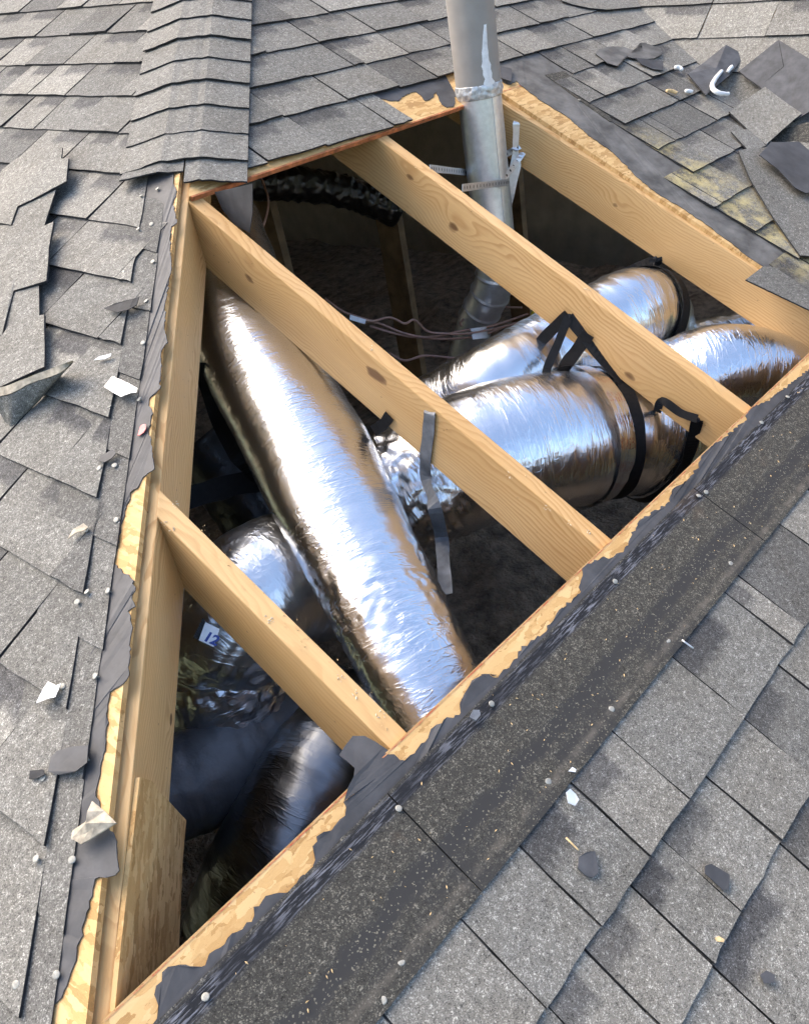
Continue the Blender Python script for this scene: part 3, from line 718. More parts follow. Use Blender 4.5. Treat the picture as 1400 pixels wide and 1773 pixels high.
# ------------------------------------------------------------------ nails left in the roof
nail_me = None
def nail(fr, uv_, h, parent):
    global nail_me
    p = fr(uv_[0], uv_[1], h); nn = (fr(0, 0, 1) - fr(0, 0, 0)).normalized()
    nn = (nn + Vector((rng.uniform(-.25, .25), rng.uniform(-.25, .25), 0))).normalized()
    if nail_me is None:
        bm = bmesh.new()
        prof = [(.0, .0013), (.0037, .0012), (.0050, .0009), (.0052, .0003), (.0047, 0.0), (.0018, -.0006), (.0017, -.012), (.0002, -.016)]
        rings = []
        for r_, z in prof: rings.append([bm.verts.new((r_ * cos(2 * pi * i / 12), r_ * sin(2 * pi * i / 12), z)) for i in range(12)] if r_ else [bm.verts.new((0, 0, z))])
        for a, b in zip(rings, rings[1:]):
            for i in range(12):
                if len(a) == 1: bm.faces.new((a[0], b[i], b[(i + 1) % 12]))
                else: bm.faces.new((a[i], b[i], b[(i + 1) % 12], a[(i + 1) % 12]))
        for f in bm.faces: f.smooth = True
        nail_me = bpy.data.meshes.new('nail'); bm.to_mesh(nail_me); bm.free(); nail_me.materials.append(M['nail'])
    o = bpy.data.objects.new('nail', nail_me); COL.objects.link(o); o.parent = parent
    o.matrix_parent_inverse = PM[parent.name].inverted()
    o.matrix_world = Matrix.Translation(p) @ nn.to_track_quat('Z', 'Y').to_matrix().to_4x4()
    return o
for q in [(1.3196,-1.6180),(1.3489,-1.5868),(1.2618,-1.4853),(1.2376,-1.5074),(1.1353,-1.4038),(1.1906,-1.3577),(1.0597,-1.2994),(1.0916,-1.2865),(0.9752,-1.2008)] + [(0.872,-1.0808),(0.926,-1.0460),(0.8348,-0.9266),(0.8094,-0.943),(0.7169,-0.8551),(0.7581,-0.8179)] + [(0.6646,-0.7291),(0.6297,-0.7462),(0.6682,-0.7081),(0.5418,-0.6289),(0.5824,-0.5921),(0.4622,-0.5308),(0.5063,-0.4798)] + [(0.4483,-0.4232),(0.4308,-0.3993),(0.3808,-0.4251),(0.3005,-0.3204),(0.3419,-0.2836)]:
    nail(FL, q, .0225 if q[0] - hip_u(q[1]) > .09 else .0195, hipslope)
for q in [(0.3599,0.187),(0.6971,0.1818),(0.927,0.1919),(0.5585,0.06293),(0.5108,0.05116)] + [(1.2932,0.1905),(1.6203,0.193),(1.6430,0.1882),(1.5225,0.07688),(1.2670,0.07249),(1.0757,0.06918),(0.8974,0.06985)] + [(2.0933,0.2071),(1.9499,0.2071)]:
    nail(FM, q, .0205, slope)
for q in [(2.7773,1.1907),(2.8523,1.2048)]: nail(FM, q, .018, slope)

# ================================================================== TIMBER
def rafter(name, x_up, x_dn, y_up, y_dn, label, knots, seed, cheek=False, w=.038, tone=1.0, freq=115):
    """jack rafter: x_up/x_dn = its left side at plan y_up/y_dn; plumb cut ends"""
    dz = .14 * sqrt(1 + T * T)
    yu0, yu1 = (y_up, y_up + (w if cheek else 0))
    def pt(x, y, d): return Vector((x, y, y * T - d))
    P = [pt(x_up, yu0, dz), pt(x_up + w, yu1, dz), pt(x_dn + w, y_dn, dz), pt(x_dn, y_dn, dz), pt(x_up, yu0, 0), pt(x_up + w, yu1, 0), pt(x_dn + w, y_dn, 0), pt(x_dn, y_dn, 0)]
    X = (P[7] - P[4]).normalized(); Z = NM; Y = Z.cross(X).normalized(); Z = X.cross(Y)
    o0 = (P[4] + P[0]) / 2
    mw = Matrix(((X.x, Y.x, Z.x, o0.x), (X.y, Y.y, Z.y, o0.y), (X.z, Y.z, Z.z, o0.z), (0, 0, 0, 1)))
    inv = mw.inverted()
    kn = []
    for (kx, ky, kz, r_) in knots:
        q = inv @ Vector((kx, ky, kz)); kn.append((q.x, q.z, r_))
    o = box8(name, P, [mat_wood(name + '_pine', kn, seed, freq, tone)], bevel=.0028, matrix=mw)
    tag(o, label, 'rafter', 'jack rafters of the opening'); return o
k1 = []
k2 = [(1.3520,1.1605,0.5827),(1.3520,0.786,0.4046),(1.3520,1.2104,0.3927)]
k3 = [(1.9850,1.2176,0.6503),(1.9850,1.0795,0.519),(1.9850,0.5422,0.1765)]
k4 = [(2.5350,0.9128,0.436),(2.5350,0.882,0.4952)]
rafter('jack_rafter', .751, .775, .727, -.55, 'lowest short pine jack rafter, its foot beside the torn felt flap', [], 1, True, tone=1.02, freq=105)
rafter('jack_rafter', 1.353, 1.349, 1.329, -.55, 'long pine jack rafter meeting the hip board at the corner under the hip caps', [(*k2[0], .018), (*k2[1], .027)], 2, True, tone=.96)
rafter('jack_rafter', 2.012, 1.952, 2.3, -.55, 'pine jack rafter in the middle of the opening with a dark hole near its top', [(*k3[0], .014), (*k3[1], .022), (*k3[2], .022)], 3, tone=.98, freq=95)
rafter('jack_rafter', 2.505, 2.565, 2.3, -.55, 'far right pine jack rafter still half covered by the sheathing edge', [(*k4[0], .013)], 5, tone=.98)
# hip rafter
def hip_rafter():
    w = .0268; c0, c1 = -.9, 3.9; dz = .153
    def pt(c, s, d): return Vector((c + s * w / 2, c - s * w / 2, (c - w / 2) * T - .001 - d))
    P = [pt(c0, -1, dz), pt(c0, 1, dz), pt(c1, 1, dz), pt(c1, -1, dz), pt(c0, -1, 0), pt(c0, 1, 0), pt(c1, 1, 0), pt(c1, -1, 0)]
    X = -HD; Yv = Vector((1, -1, 0)).normalized(); Z = X.cross(Yv).normalized()
    if Z.z < 0: Yv = -Yv; Z = -Z
    o0 = hip(.8) - Vector((0, 0, .07))
    mw = Matrix(((X.x, Yv.x, Z.x, o0.x), (X.y, Yv.y, Z.y, o0.y), (X.z, Yv.z, Z.z, o0.z), (0, 0, 0, 1)))
    inv = mw.inverted(); q = inv @ Vector([(0.5787,0.5517,0.1799)][0])
    o = box8('hip_rafter', P, [mat_wood('hip_rafter_pine', [(q.x, q.z, .008)], 9, 135, 1.03, .2)], bevel=.003, matrix=mw)
    tag(o, 'long pine hip board running up the left side of the opening', 'rafter')
    # strand board plate nailed to its lower end
    pl = [(0.4721,0.4281,0.2339),(0.4881,0.4441,0.1981),(0.4916,0.4476,0.1667),(0.5003,0.4563,0.1303),(0.5156,0.4716,0.05831),(0.4747,0.4307,0.04108),(0.437,0.393,0.01708),(0.3923,0.3483,-0.01358),(0.3574,0.3134,0.01908),(0.2711,0.2271,0.141),(0.2244,0.1804,0.1828),(0.2419,0.1979,0.1666)]
    pl = [(0.4702,0.4262,0.237),(0.4881,0.4441,0.1981),(0.4916,0.4476,0.1667),(0.5003,0.4563,0.1303),(0.5156,0.4716,0.05831),(0.4747,0.4307,0.04108),(0.437,0.393,0.01708),(0.374,0.33,-0.02415),(0.2987,0.2547,-0.05468)] 
    lo = Vector(pl[-1]); ctop = .36
    Yv2 = Vector((1, -1, 0)).normalized()
    top = [Vector((c + .022, c - .022, (c - .0134) * T + .0008)) for c in (.10, .20, .30)]
    poly = [Vector(p) for p in pl] + top
    poly = [p + Yv2 * 0 for p in poly]
    V = [p - Yv2 * .005 for p in poly] + [p - Yv2 * .0115 for p in poly]; k = len(poly)
    ob('gusset_plate', V, [tuple(range(k)), tuple(range(2 * k - 1, k - 1, -1))] + [(i, i + k, (i + 1) % k + k, (i + 1) % k) for i in range(k)], 'osb', o,
       matrix=Matrix(((X.x, Z.x, Yv2.x, o0.x), (X.y, Z.y, Yv2.y, o0.y), (X.z, Z.z, Yv2.z, o0.z), (0, 0, 0, 1))))
    return o
hipr = hip_rafter()

# ================================================================== VENT PIPE
PX, PY, PR = 2.43, 1.305, .0665
pipe = empty('vent_pipe', (PX, PY, .0), 'vertical round metal vent pipe, grey painted above and bare below', 'vent pipe')
ZS = .80
tube('painted_section', [(PX, PY, ZS - .012, PR + .0022), (PX, PY, 1.1, PR + .0022), (PX, PY, 1.75, PR + .0022)], 'paint', pipe, 64, .02,
     lambda s, th, r, i: .0007 * mnoise.noise(Vector((cos(th) * 3, sin(th) * 3, s * 6))))
tube('bare_section', [(PX, PY, .29, PR), (PX, PY, .5, PR), (PX, PY, ZS, PR)], 'galv', pipe, 64, .012, lambda s, th, r, i: .0006 * mnoise.noise(Vector((cos(th) * 4, sin(th) * 4, s * 9))))
ps = tube('sealant_band', [(PX, PY, ZS - .028, PR + .002), (PX, PY, ZS - .012, PR + .0052), (PX, PY, ZS + .006, PR + .0042), (PX, PY, ZS + .012, PR + .0026)], 'sealant', pipe, 96, .002,
     lambda s, th, r, i: .0035 * mnoise.noise(Vector((cos(th) * 7, sin(th) * 7, s * 60))) + .002 * mnoise.noise(Vector((cos(th) * 22, sin(th) * 22, s * 90))))[0]
# standing seam down the visible side
fa = atan2(-.482 - PY, .237 - PX) + .62
sx, sy = PX + cos(fa) * PR, PY + sin(fa) * PR
sw = Vector((-sin(fa), cos(fa), 0)); so = Vector((cos(fa), sin(fa), 0)); b_ = Vector((sx, sy, 0)) - so * .001
box8('seam', [b_ + sw * a + so * d + Vector((0, 0, z)) for z in (.30, ZS - .02) for a, d in ((-.004, 0), (.004, 0), (.004, .0035), (-.004, .0035))], 'galv', pipe)
# sealant run above the joint
rv = []
for i in range(15):
    z = ZS + .002 + i * .0115; w = (.014 * (1 - i / 15) + .003) * (1 + .5 * mnoise.noise(Vector((i * .7, 0, 0))))
    a0 = fa - .10 - .10 * sin(i * .25)
    rv.append((z, a0, w))
V = []
for z, a0, w in rv:
    for s_ in (-1, 0, 1):
        a = a0 + s_ * w / PR; rr = PR + .0024 + (.0034 if s_ == 0 else 0)
        V.append(Vector((PX + cos(a) * rr, PY + sin(a) * rr, z)))
ob('sealant_run', V, [(i * 3 + j, i * 3 + j + 1, i * 3 + j + 4, i * 3 + j + 3) for i in range(14) for j in range(2)], 'caulk', pipe, smooth=True)
# lower elbow and slanting run
el = [(PX, PY, .30), (PX, PY + .008, .225), (PX, PY + .052, .142), (PX, PY + .125, .045)]
tube('elbow', [tuple(p) + (PR + .0015,) for p in el], 'galv', pipe, 64, .004, lambda s, th, r, i: (.004 if (s % .075) < .008 else 0), m=12)
tube('lower_section', [(PX, PY + .115, .06, PR - .002), (PX, PY + .26, -.24, PR - .002), (PX, PY + .42, -.58, PR - .002)], 'galv', pipe, 48, .02)

# perforated strap round the pipe
def circ_pts(a0, a1, z, r, k=14):
    return [Vector((PX + cos(lerp(a0, a1, i / k)) * r, PY + sin(lerp(a0, a1, i / k)) * r, z)) for i in range(k + 1)], [Vector((cos(lerp(a0, a1, i / k)), sin(lerp(a0, a1, i / k)), 0)) for i in range(k + 1)]
def perforated(name, pts, nrm, label, width=.019):
    root = empty(name, pts[0], label, 'metal strap', 'perforated straps holding the vent pipe')
    ribbon('band', pts, nrm, width, 'galv', root, .0011, m=5)
    # punched holes shown as a row of dark slots let into the band
    line = catmull([tuple(p) + tuple(n_) for p, n_ in zip(pts, nrm)], 8); acc = 0; V = []; F3 = []
    for i in range(1, len(line)):
        a, b = Vector(line[i - 1][:3]), Vector(line[i][:3]); acc += (b - a).length
        if acc > .0135:
            acc = 0; t_ = (b - a).normalized(); n_ = Vector(line[i][3:6]).normalized(); w = t_.cross(n_).normalized()
            for sgn in (1, -1):
                k0 = len(V); c = b + n_ * (.0009 * sgn)
                for q in range(8):
                    an = q * pi / 4; V.append(c + t_ * (.0032 * cos(an)) + w * (.0048 * sin(an)))
                F3.append(tuple(range(k0, k0 + 8)))
    o = ob('holes', V, F3, 'asphalt', root); o['kind'] = 'stuff'
    return root
zs = .553
pA = Vector([(2.0200,1.1685,0.6661)][0]); pB = Vector([(2.5330,1.2331,0.5922)][0])
aL = atan2(pA.y - PY, pA.x - PX); aR = atan2(pB.y - PY, pB.x - PX)
c1, n1 = circ_pts(aL - 1.25 + 2 * pi, aR + 1.3 + 2 * pi if aR + 1.3 + 2 * pi < aL - 1.25 + 2 * pi else aR + 1.3, zs - .012, PR + .0025)
# front band: from the middle rafter round the near side to the right rafter
front0, front1 = aL + 1.35, aR - 1.35 + 2 * pi
cF, nF = circ_pts(front0 if front0 > 0 else front0 + 2 * pi, front1, zs - .030, PR + .0025)
pA2 = Vector([(2.0220,1.0636,0.6159)][0])
perforated('perforated_strap', [pA2, pA2.lerp(cF[0], .5)] + cF + [cF[-1].lerp(pB, .5), pB], [nF[0], nF[0]] + nF + [nF[-1], Vector((-1, 0, 0))], 'lower punched metal strap wrapped round the front of the vent pipe')
cB, nB = circ_pts(aL - 1.35 + 2 * pi, aR + 1.35, zs + .01, PR + .0025)
perforated('perforated_strap', [pA, pA.lerp(cB[0], .5)] + cB + [cB[-1].lerp(pB + Vector((0, 0, .02)), .5), pB + Vector((-.001, 0, .022))], [nB[0], nB[0]] + nB + [nB[-1], Vector((-1, 0, 0))], 'upper punched metal strap passing behind the vent pipe')

# ================================================================== METAL HANGER STRAPS
def hanger(name, pts, nrm, width, label, mat='galv_dull', th=.0016):
    o = ribbon(name, pts, nrm, width, mat, None, th, m=6); tag(o, label, 'metal strap'); return o
hp = [(2.5260,1.2413,0.6768),(2.5260,1.2437,0.6552),(2.5260,1.2526,0.594)] + [(2.5120,1.2652,0.5309)] + [(2.5000,1.2852,0.4617),(2.5000,1.3264,0.3574)]
nh_ = Vector((-.78, -.58, .2))
hanger('hanger_strap', [Vector(hp[0]) + Vector((.010, .004, .002))] + [Vector(p) for p in hp], [Vector((-.4, -.3, .85)), nh_, nh_, nh_, nh_, nh_, nh_], .034, 'grey sheet metal strap hung from the right rafter beside the vent pipe', 'galv')
hk = [(1.3475,0.6414,0.3458),(1.3475,0.6439,0.3332),(1.3475,0.6588,0.2817),(1.3475,0.6762,0.2276)]
hk2 = [(1.3584,0.6948,0.165),(1.3127,0.637,0.1322)] + [(1.3409,0.6597,0.03003),(1.2800,0.6062,-0.0003838),(1.2334,0.564,-0.02436)]
hanger('hanger_strap', [Vector(hk[0]) + Vector((.010, .002, .002))] + [Vector(p) for p in hk] + [Vector(p) for p in hk2], [Vector((-.3, -.2, .9)), Vector((-1, 0, .4))] + [Vector((-1, 0, 0))] * 3 + [Vector((-1, -.2, .1)), Vector((-.9, -.5, .1)), Vector((-.8, -.6, .1)), Vector((-.8, -.6, .1)), Vector((-.8, -.6, .1))], .031, 'dull grey metal strap bent over the long rafter and hanging into the attic')

# ================================================================== FLEXIBLE DUCTS
def duct(name, ctrl, mat, label, dsp, seg=120, step=.006, cat='duct', flat=0.0):
    root = empty(name, ctrl[len(ctrl) // 2][:3], label, cat)
    o, inf = tube('jacket', ctrl, mat, root, seg, step, dsp, flat=flat)
    return root, inf
A_ = [(1.6728,1.7294,0.6038,0.1368),(1.5105,1.4924,0.5208,0.1434),(1.3589,1.2349,0.417,0.143),(1.2804,1.0558,0.3289,0.1442),(1.2252,0.9193,0.2582,0.1435),(1.1658,0.7901,0.187,0.1356),(1.1130,0.6712,0.1217,0.1265),(1.0603,0.5512,0.05346,0.1186),(1.0146,0.4432,-0.01025,0.1121),(0.9736,0.339,-0.08099,0.1059),(0.9333,0.2271,-0.17,0.1023)]
rA, iA = duct('flexible_duct', A_, 'foil', 'large silver foil duct lying diagonally between the two lower rafters', foil_disp(1.0, .006, .0004, .0002, [(1.45, .12, .003)], .0003), 150, .005, flat=.26)
B_ = [(1.3343,1.0412,-0.09813,0.1413),(1.3963,0.9638,-0.02712,0.1525),(1.4650,0.881,0.02936,0.164),(1.5742,0.8039,0.06026,0.1759),(1.7030,0.737,0.05672,0.1858),(1.8278,0.6822,0.03136,0.1886),(1.9057,0.6538,0.01518,0.1801),(1.9529,0.6358,0.004975,0.1729),(2.0150,0.5979,-0.01659,0.179),(2.0856,0.5426,-0.06532,0.1631),(2.1399,0.502,-0.1287,0.143),(2.1721,0.4736,-0.2138,0.1324),(2.2203,0.4766,-0.3617,0.1276)]
rB, iB = duct('flexible_duct', B_, 'foil2', 'fat silver duct with a taped joint slung in black webbing under the middle rafter', foil_disp(5.0, .007, .0005, .0005, [(.20, .14, .010)], .0004), 150, .005, flat=.10)
C_ = [(1.6802,1.0872,0.04308,0.1017),(1.7921,1.0252,0.07684,0.109),(1.8716,0.9142,0.1288,0.1171),(2.0194,0.8618,0.145,0.1255),(2.2011,0.8265,0.1479,0.1333),(2.3523,0.7926,0.1574,0.1385),(2.4503,0.7778,0.1375,0.1351),(2.5037,0.7728,0.07137,0.1268),(2.5294,0.7833,-0.03769,0.122),(2.5678,0.8135,-0.2046,0.1228)]
rC, iC = duct('flexible_duct', C_, 'foil2', 'silver duct behind the fat one, its bent end hung from the right rafter', foil_disp(9.0, .005, .0008, .0006, [(1.25, .12, .006)]), 120, .006)
D_ = [(2.1817,0.7267,-0.06989,0.1241),(2.2401,0.6461,-0.02371,0.1305),(2.3099,0.5749,0.004814,0.1383),(2.3684,0.5081,0.01862,0.1427),(2.4401,0.4465,-0.004894,0.1416),(2.5015,0.3776,-0.05558,0.1406),(2.5599,0.3034,-0.1381,0.1401),(2.6284,0.2173,-0.2676,0.1411)]
rD, iD = duct('flexible_duct', D_, 'foil3', 'wrinkled silver duct between the middle and right rafters near the lower cut', foil_disp(13.0, .006, .0010, .0004, [], .0004, .041), 120, .0045)
D2_ = [(2.7665,0.874,-0.1932,0.1302),(2.9061,0.7925,-0.1936,0.138),(3.0517,0.7096,-0.2177,0.1422),(3.1510,0.6227,-0.2671,0.1407)]
duct('flexible_duct', D2_, 'foil3', 'dark shiny duct half hidden behind the wrinkled one by the right rafter', foil_disp(15.0, .005, .002, .003), 90, .007)
E_ = [(1.2874,0.8905,-0.1608,0.1446),(1.1794,0.889,-0.06962,0.1514),(1.0684,0.8789,0.005123,0.1547),(0.963,0.8699,0.03454,0.152),(0.8818,0.873,0.001772,0.1462),(0.8404,0.8922,-0.06779,0.139),(0.8199,0.8754,-0.1464,0.1333),(0.8364,0.8674,-0.266,0.1276)]
rE, iE = duct('flexible_duct', E_, 'foil_soft', 'crumpled silver elbow carrying a number 12 card beneath the lowest rafter', foil_disp(21.0, .006, .0010, .0006, [(.62, .16, .007)]), 150, .005)
F1_ = [(0.5009,0.7991,-0.1898,0.09122),(0.6017,0.8017,-0.1998,0.1002),(0.6948,0.787,-0.2197,0.1067),(0.7922,0.7816,-0.2458,0.109),(0.9011,0.7791,-0.2702,0.1064),(1.0527,0.7949,-0.3072,0.09982)]
duct('flexible_duct', F1_, 'grey_film', 'dark grey plastic covered duct crossing just below the crumpled elbow', foil_disp(27.0, .012, .002, .001), 90, .008)
G_ = [(1.0427,0.6839,-0.3013,0.121),(0.9039,0.6199,-0.2457,0.1259),(0.7974,0.5848,-0.2426,0.1294),(0.7036,0.5692,-0.2745,0.1286),(0.6235,0.579,-0.338,0.1261),(0.5488,0.5867,-0.4256,0.1238)]
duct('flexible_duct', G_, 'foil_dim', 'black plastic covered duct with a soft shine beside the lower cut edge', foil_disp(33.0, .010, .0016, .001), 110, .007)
H_ = [(1.9466,2.2118,0.6826,0.05765),(2.1255,2.1506,0.5903,0.06102),(2.3265,2.1119,0.5338,0.06286),(2.5148,2.0462,0.4504,0.06207),(2.6647,1.9652,0.3353,0.0584)]
duct('flexible_duct', H_, 'foil_shaded', 'far foil duct in the dark just under the upper cut', foil_disp(39.0, .006, .001, .007), 90, .008)
I_ = [(1.2675,1.4775,0.127,0.1),(1.2820,1.4340,0.05621,0.1101),(1.3002,1.3684,-0.05007,0.117),(1.2890,1.2788,-0.1931,0.117)]
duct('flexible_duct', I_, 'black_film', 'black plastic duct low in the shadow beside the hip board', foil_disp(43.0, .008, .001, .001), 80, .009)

# printed foil tape round the joint of the fat duct
def at_len(inf, s):
    acc = 0; C2, F2, ln = inf
    for i in range(1, len(C2)):
        acc += (C2[i] - C2[i - 1]).length
        if acc >= s: return i
    return len(C2) - 1
def nearest(inf, p):
    p = Vector(p); return min(range(len(inf[0])), key=lambda i: (inf[0][i] - p).length)
iJ = nearest(iB, [(1.9099,0.6512,0.01371,0.174)][0][:3])
def band(name, inf, i0, i1, off, mat, parent, seg=96, wob=.002, th0=0, th1=2 * pi):
    C2, F2, ln = inf; V = []; UV = []; s = 0
    for i in range(i0, i1 + 1):
        t_, a, b = F2[i]
        if i > i0: s += (C2[i] - C2[i - 1]).length
        for k in range(seg + 1):
            th = lerp(th0, th1, k / seg); r = ln[i][3] + off + wob * mnoise.noise(Vector((cos(th) * 5, sin(th) * 5, s * 40)))
            V.append(C2[i] + (a * cos(th) + b * sin(th)) * r); UV.append((th * ln[i][3], s))
    W = seg + 1
    return ob(name, V, [(j * W + k, j * W + k + 1, (j + 1) * W + k + 1, (j + 1) * W + k) for j in range(i1 - i0) for k in range(seg)], mat, parent, uv=UV, smooth=True)
band('joint_tape', iB, iJ - 7, iJ + 4, .0075, 'foil_tape', rB)

# number card on the crumpled elbow
def card():
    c = [Vector(p) for p in [(0.7547,0.7573,0.1143),(0.7668,0.732,0.09992),(0.7998,0.7521,0.1113),(0.7884,0.7773,0.1257)]]
    n_ = (c[1] - c[0]).cross(c[3] - c[0]).normalized()
    if n_ @ (cam.location - c[0]) < 0: n_ = -n_
    k = 4; Vv = [p + n_ * .0008 for p in c] + [p - n_ * .0008 for p in c]
    root = ob('number_card', Vv, [(0, 1, 2, 3), (7, 6, 5, 4)] + [(i, i + 4, (i + 1) % 4 + 4, (i + 1) % 4) for i in range(4)], 'white')
    tag(root, 'small white card printed with a blue 12 on the crumpled elbow', 'label')
    xd = (c[1] - c[0]).normalized(); yd = n_.cross(xd)
    if yd @ (c[3] - c[0]) < 0: yd = -yd; 
    fc = bpy.data.curves.new('number', 'FONT'); fc.body = '12'; fc.size = (c[3] - c[0]).length * .72; fc.offset = .0011
    tmp = bpy.data.objects.new('tmp_number', fc); COL.objects.link(tmp)
    me = bpy.data.meshes.new_from_object(tmp.evaluated_get(bpy.context.evaluated_depsgraph_get()))
    bpy.data.objects.remove(tmp); 
    o0 = c[0] + xd * (c[1] - c[0]).length * .16 + yd * (c[3] - c[0]).length * .10 + n_ * .0012
    zd = xd.cross(yd)
    mw = Matrix(((xd.x, yd.x, zd.x, o0.x), (xd.y, yd.y, zd.y, o0.y), (xd.z, yd.z, zd.z, o0.z), (0, 0, 0, 1)))
    me.materials.clear(); me.materials.append(M['blue_ink'])
    o = bpy.data.objects.new('printed_number', me); COL.objects.link(o); o.parent = root
    o.matrix_parent_inverse = PM[root.name].inverted(); o.matrix_world = mw
    e = [Vector(p) for p in [(0.7511,0.7689,0.1186),(0.7551,0.7597,0.1134),(0.79,0.7765,0.1229),(0.7917,0.7882,0.1296)]]
    ob('dark_border', [p + n_ * .0006 for p in e] + [p - n_ * .0006 for p in e], [(0, 1, 2, 3), (7, 6, 5, 4)] + [(i, i + 4, (i + 1) % 4 + 4, (i + 1) % 4) for i in range(4)], 'asphalt', root)
card()

# ================================================================== WEBBING
def loop(inf, i, off, th0, th1, k=18):
    C2, F2, ln = inf; t_, a, b = F2[i]; r = ln[i][3] + off
    P = [C2[i] + (a * cos(lerp(th0, th1, j / k)) + b * sin(lerp(th0, th1, j / k))) * r for j in range(k + 1)]
    return P, [(p - C2[i]).normalized() for p in P]
def ang(inf, i, p):
    C2, F2, ln = inf; t_, a, b = F2[i]; d = Vector(p) - C2[i]; return atan2(d @ b, d @ a)
nail1 = Vector([(1.9720,0.7137,0.3181)][0]); nail2 = Vector([(1.9580,0.3538,0.1041)][0]); nail4 = Vector([(2.5280,0.7778,0.2865)][0])
def strap(label, pts, nrm, width=.045, name='webbing_strap'):
    o = ribbon(name, pts, nrm, width, 'webbing', None, .0018, m=6); tag(o, label, 'strap'); return o
TOC = (Vector(cam.location) - nail1).normalized()
def ring(inf, i, off, k=28, flat=0.0):
    C2, F2, ln = inf; t_, a, b = F2[i]; r = ln[i][3] + off; P = []
    for j in range(k + 1):
        dv = (a * cos(2 * pi * j / k) + b * sin(2 * pi * j / k)) * r; P.append(C2[i] + dv - NM * ((dv @ NM) * flat))
    return P, [(p - C2[i]).normalized() for p in P]
def sling(label, inf, i, nailp, off, width, flat=0.0, target=None):
    P, N_ = ring(inf, i, off, flat=flat); k = len(P) - 1
    # the strap leaves the round duct where the line to the nail is tangent, then runs all the way round
    best = min(range(k), key=lambda j: (P[j] - (Vector(target) if target else nailp)).length)
    st = best
    P2 = [P[(st + j) % k] for j in range(k + 1)]; N2 = [N_[(st + j) % k] for j in range(k + 1)]
    t_ = inf[1][i][0]
    root = empty('webbing_strap', nailp, label, 'strap')
    ribbon('loop', P2, N2, width, 'webbing', root, .0018, m=3)
    d = P2[0] - nailp; nn = (Vector(cam.location) - nailp).normalized()
    ribbon('tie', [nailp, nailp.lerp(P2[0], .33), nailp.lerp(P2[0], .66), P2[0]], [nn, nn, (nn + N2[0]).normalized(), N2[0]], width * .92, 'webbing', root, .0018, m=5)
    nail_head(nailp, root)
    return root
def nail_head(p, parent):
    d = (Vector(cam.location) - p).normalized(); d = Vector((-1, 0, .15)).normalized()
    return tube('nail_head', [tuple(p - d * .002) + (.006,), tuple(p + d * .002) + (.006,), tuple(p + d * .0045) + (.004,)], 'asphalt', parent, 14, .0012)[0]
iS = nearest(iB, [(1.9672,0.6271,-3.276e-06,0.1768)][0][:3])
sling('black webbing strap wrapped over the taped joint of the fat duct', iB, iS, nail1, .0125, .037, .10, [(1.9571,0.5714,0.1351)][0])
iS2 = nearest(iB, B_[5][:3])
n_end = Vector([(1.8790,0.7309,0.1971)][0]); n_end2 = Vector([(1.9239,0.7318,0.1861)][0])
strap('narrow black strap leg dropping behind the fat duct from the nail', [nail1 + Vector((-.002, 0, .002)), nail1.lerp(n_end, .5), n_end, n_end + Vector((.03, .03, -.10))], [TOC] * 4, .022)
m1 = Vector([(1.9680,0.6566,0.2788)][0]); m2 = Vector([(1.9546,0.7298,0.1735)][0])
strap('black strap leg crossing to the left above the fat duct', [m1, m1.lerp(m2, .5), m2, m2 + Vector((.02, .03, -.09))], [TOC] * 4, .034)
t1 = Vector([(1.9620,0.8034,0.2383)][0])
strap('frayed free tail of black strap hanging from the upper nail', [nail1 + Vector((-.003, .0, .004)), nail1.lerp(t1, .5) + Vector((-.004, 0, .004)), t1], [TOC] * 3, .030)
iS3 = nearest(iB, [(2.0856,0.5426,-0.06532,0.1631)][0][:3])
sling('black strap round the right end of the fat duct', iB, iS3, nail2, .0125, .030, .10, [(1.9870,0.4196,-0.03746)][0])
q1 = [Vector(p) for p in [(1.9520,0.3509,0.1107),(1.9520,0.3942,0.1171),(1.9520,0.4432,0.14)]]
strap('black strap lying along the lower side of the middle rafter', q1 + [q1[-1] + Vector((.03, .03, -.05))], [Vector((-1, -.3, .3))] * 4, .020)
iS4 = nearest(iC, C_[6][:3])
sling('black strap over the bent duct end, fixed to the right rafter', iC, iS4, nail4, .010, .040)
l4 = [Vector(p) for p in [(2.5106,0.8439,0.2498),(2.3593,0.8425,0.2491)]]
strap('black strap slanting left along the top of the bent duct', [nail4 + Vector((0, 0, -.004))] + l4 + [l4[-1] + Vector((-.03, .04, -.10))], [Vector((-.4, -.5, .8))] * 4, .040)
b1 = [Vector(p) for p in [(1.3460,0.7632,0.3151),(1.3460,0.7872,0.2899)]] + [Vector(p) for p in [(1.3430,0.8033,0.279),(1.3430,0.8233,0.2657)]]
strap('short black strap nailed low on the long rafter beside the large duct', b1, [Vector((-1, -.3, .3))] * 4, .026)
b2 = [Vector(p) for p in [(1.1929,1.2045,0.4319)]] + [Vector(p) for p in [(1.2090,1.2337,0.3105),(1.1668,1.1398,0.257),(1.1504,1.0733,0.2192)]] + [Vector(p) for p in [(1.2369,1.1382,0.07206)]]
strap('wide black strap passing under the large duct beside the hip board', b2, [Vector((-.7, -.6, .5))] * 5, .050)
b3 = [Vector(p) for p in [(0.9956,1.1799,0.1648),(1.0769,1.1574,0.152),(1.1479,1.1387,0.1414),(1.2024,1.1155,0.1282)]]
strap('grey flat strap leading from the hip board to the large duct', b3, [Vector((-.2, -.9, .6))] * 4, .055)
for p_ in (nail1, nail2, nail4, Vector(b1[0])):
    pass

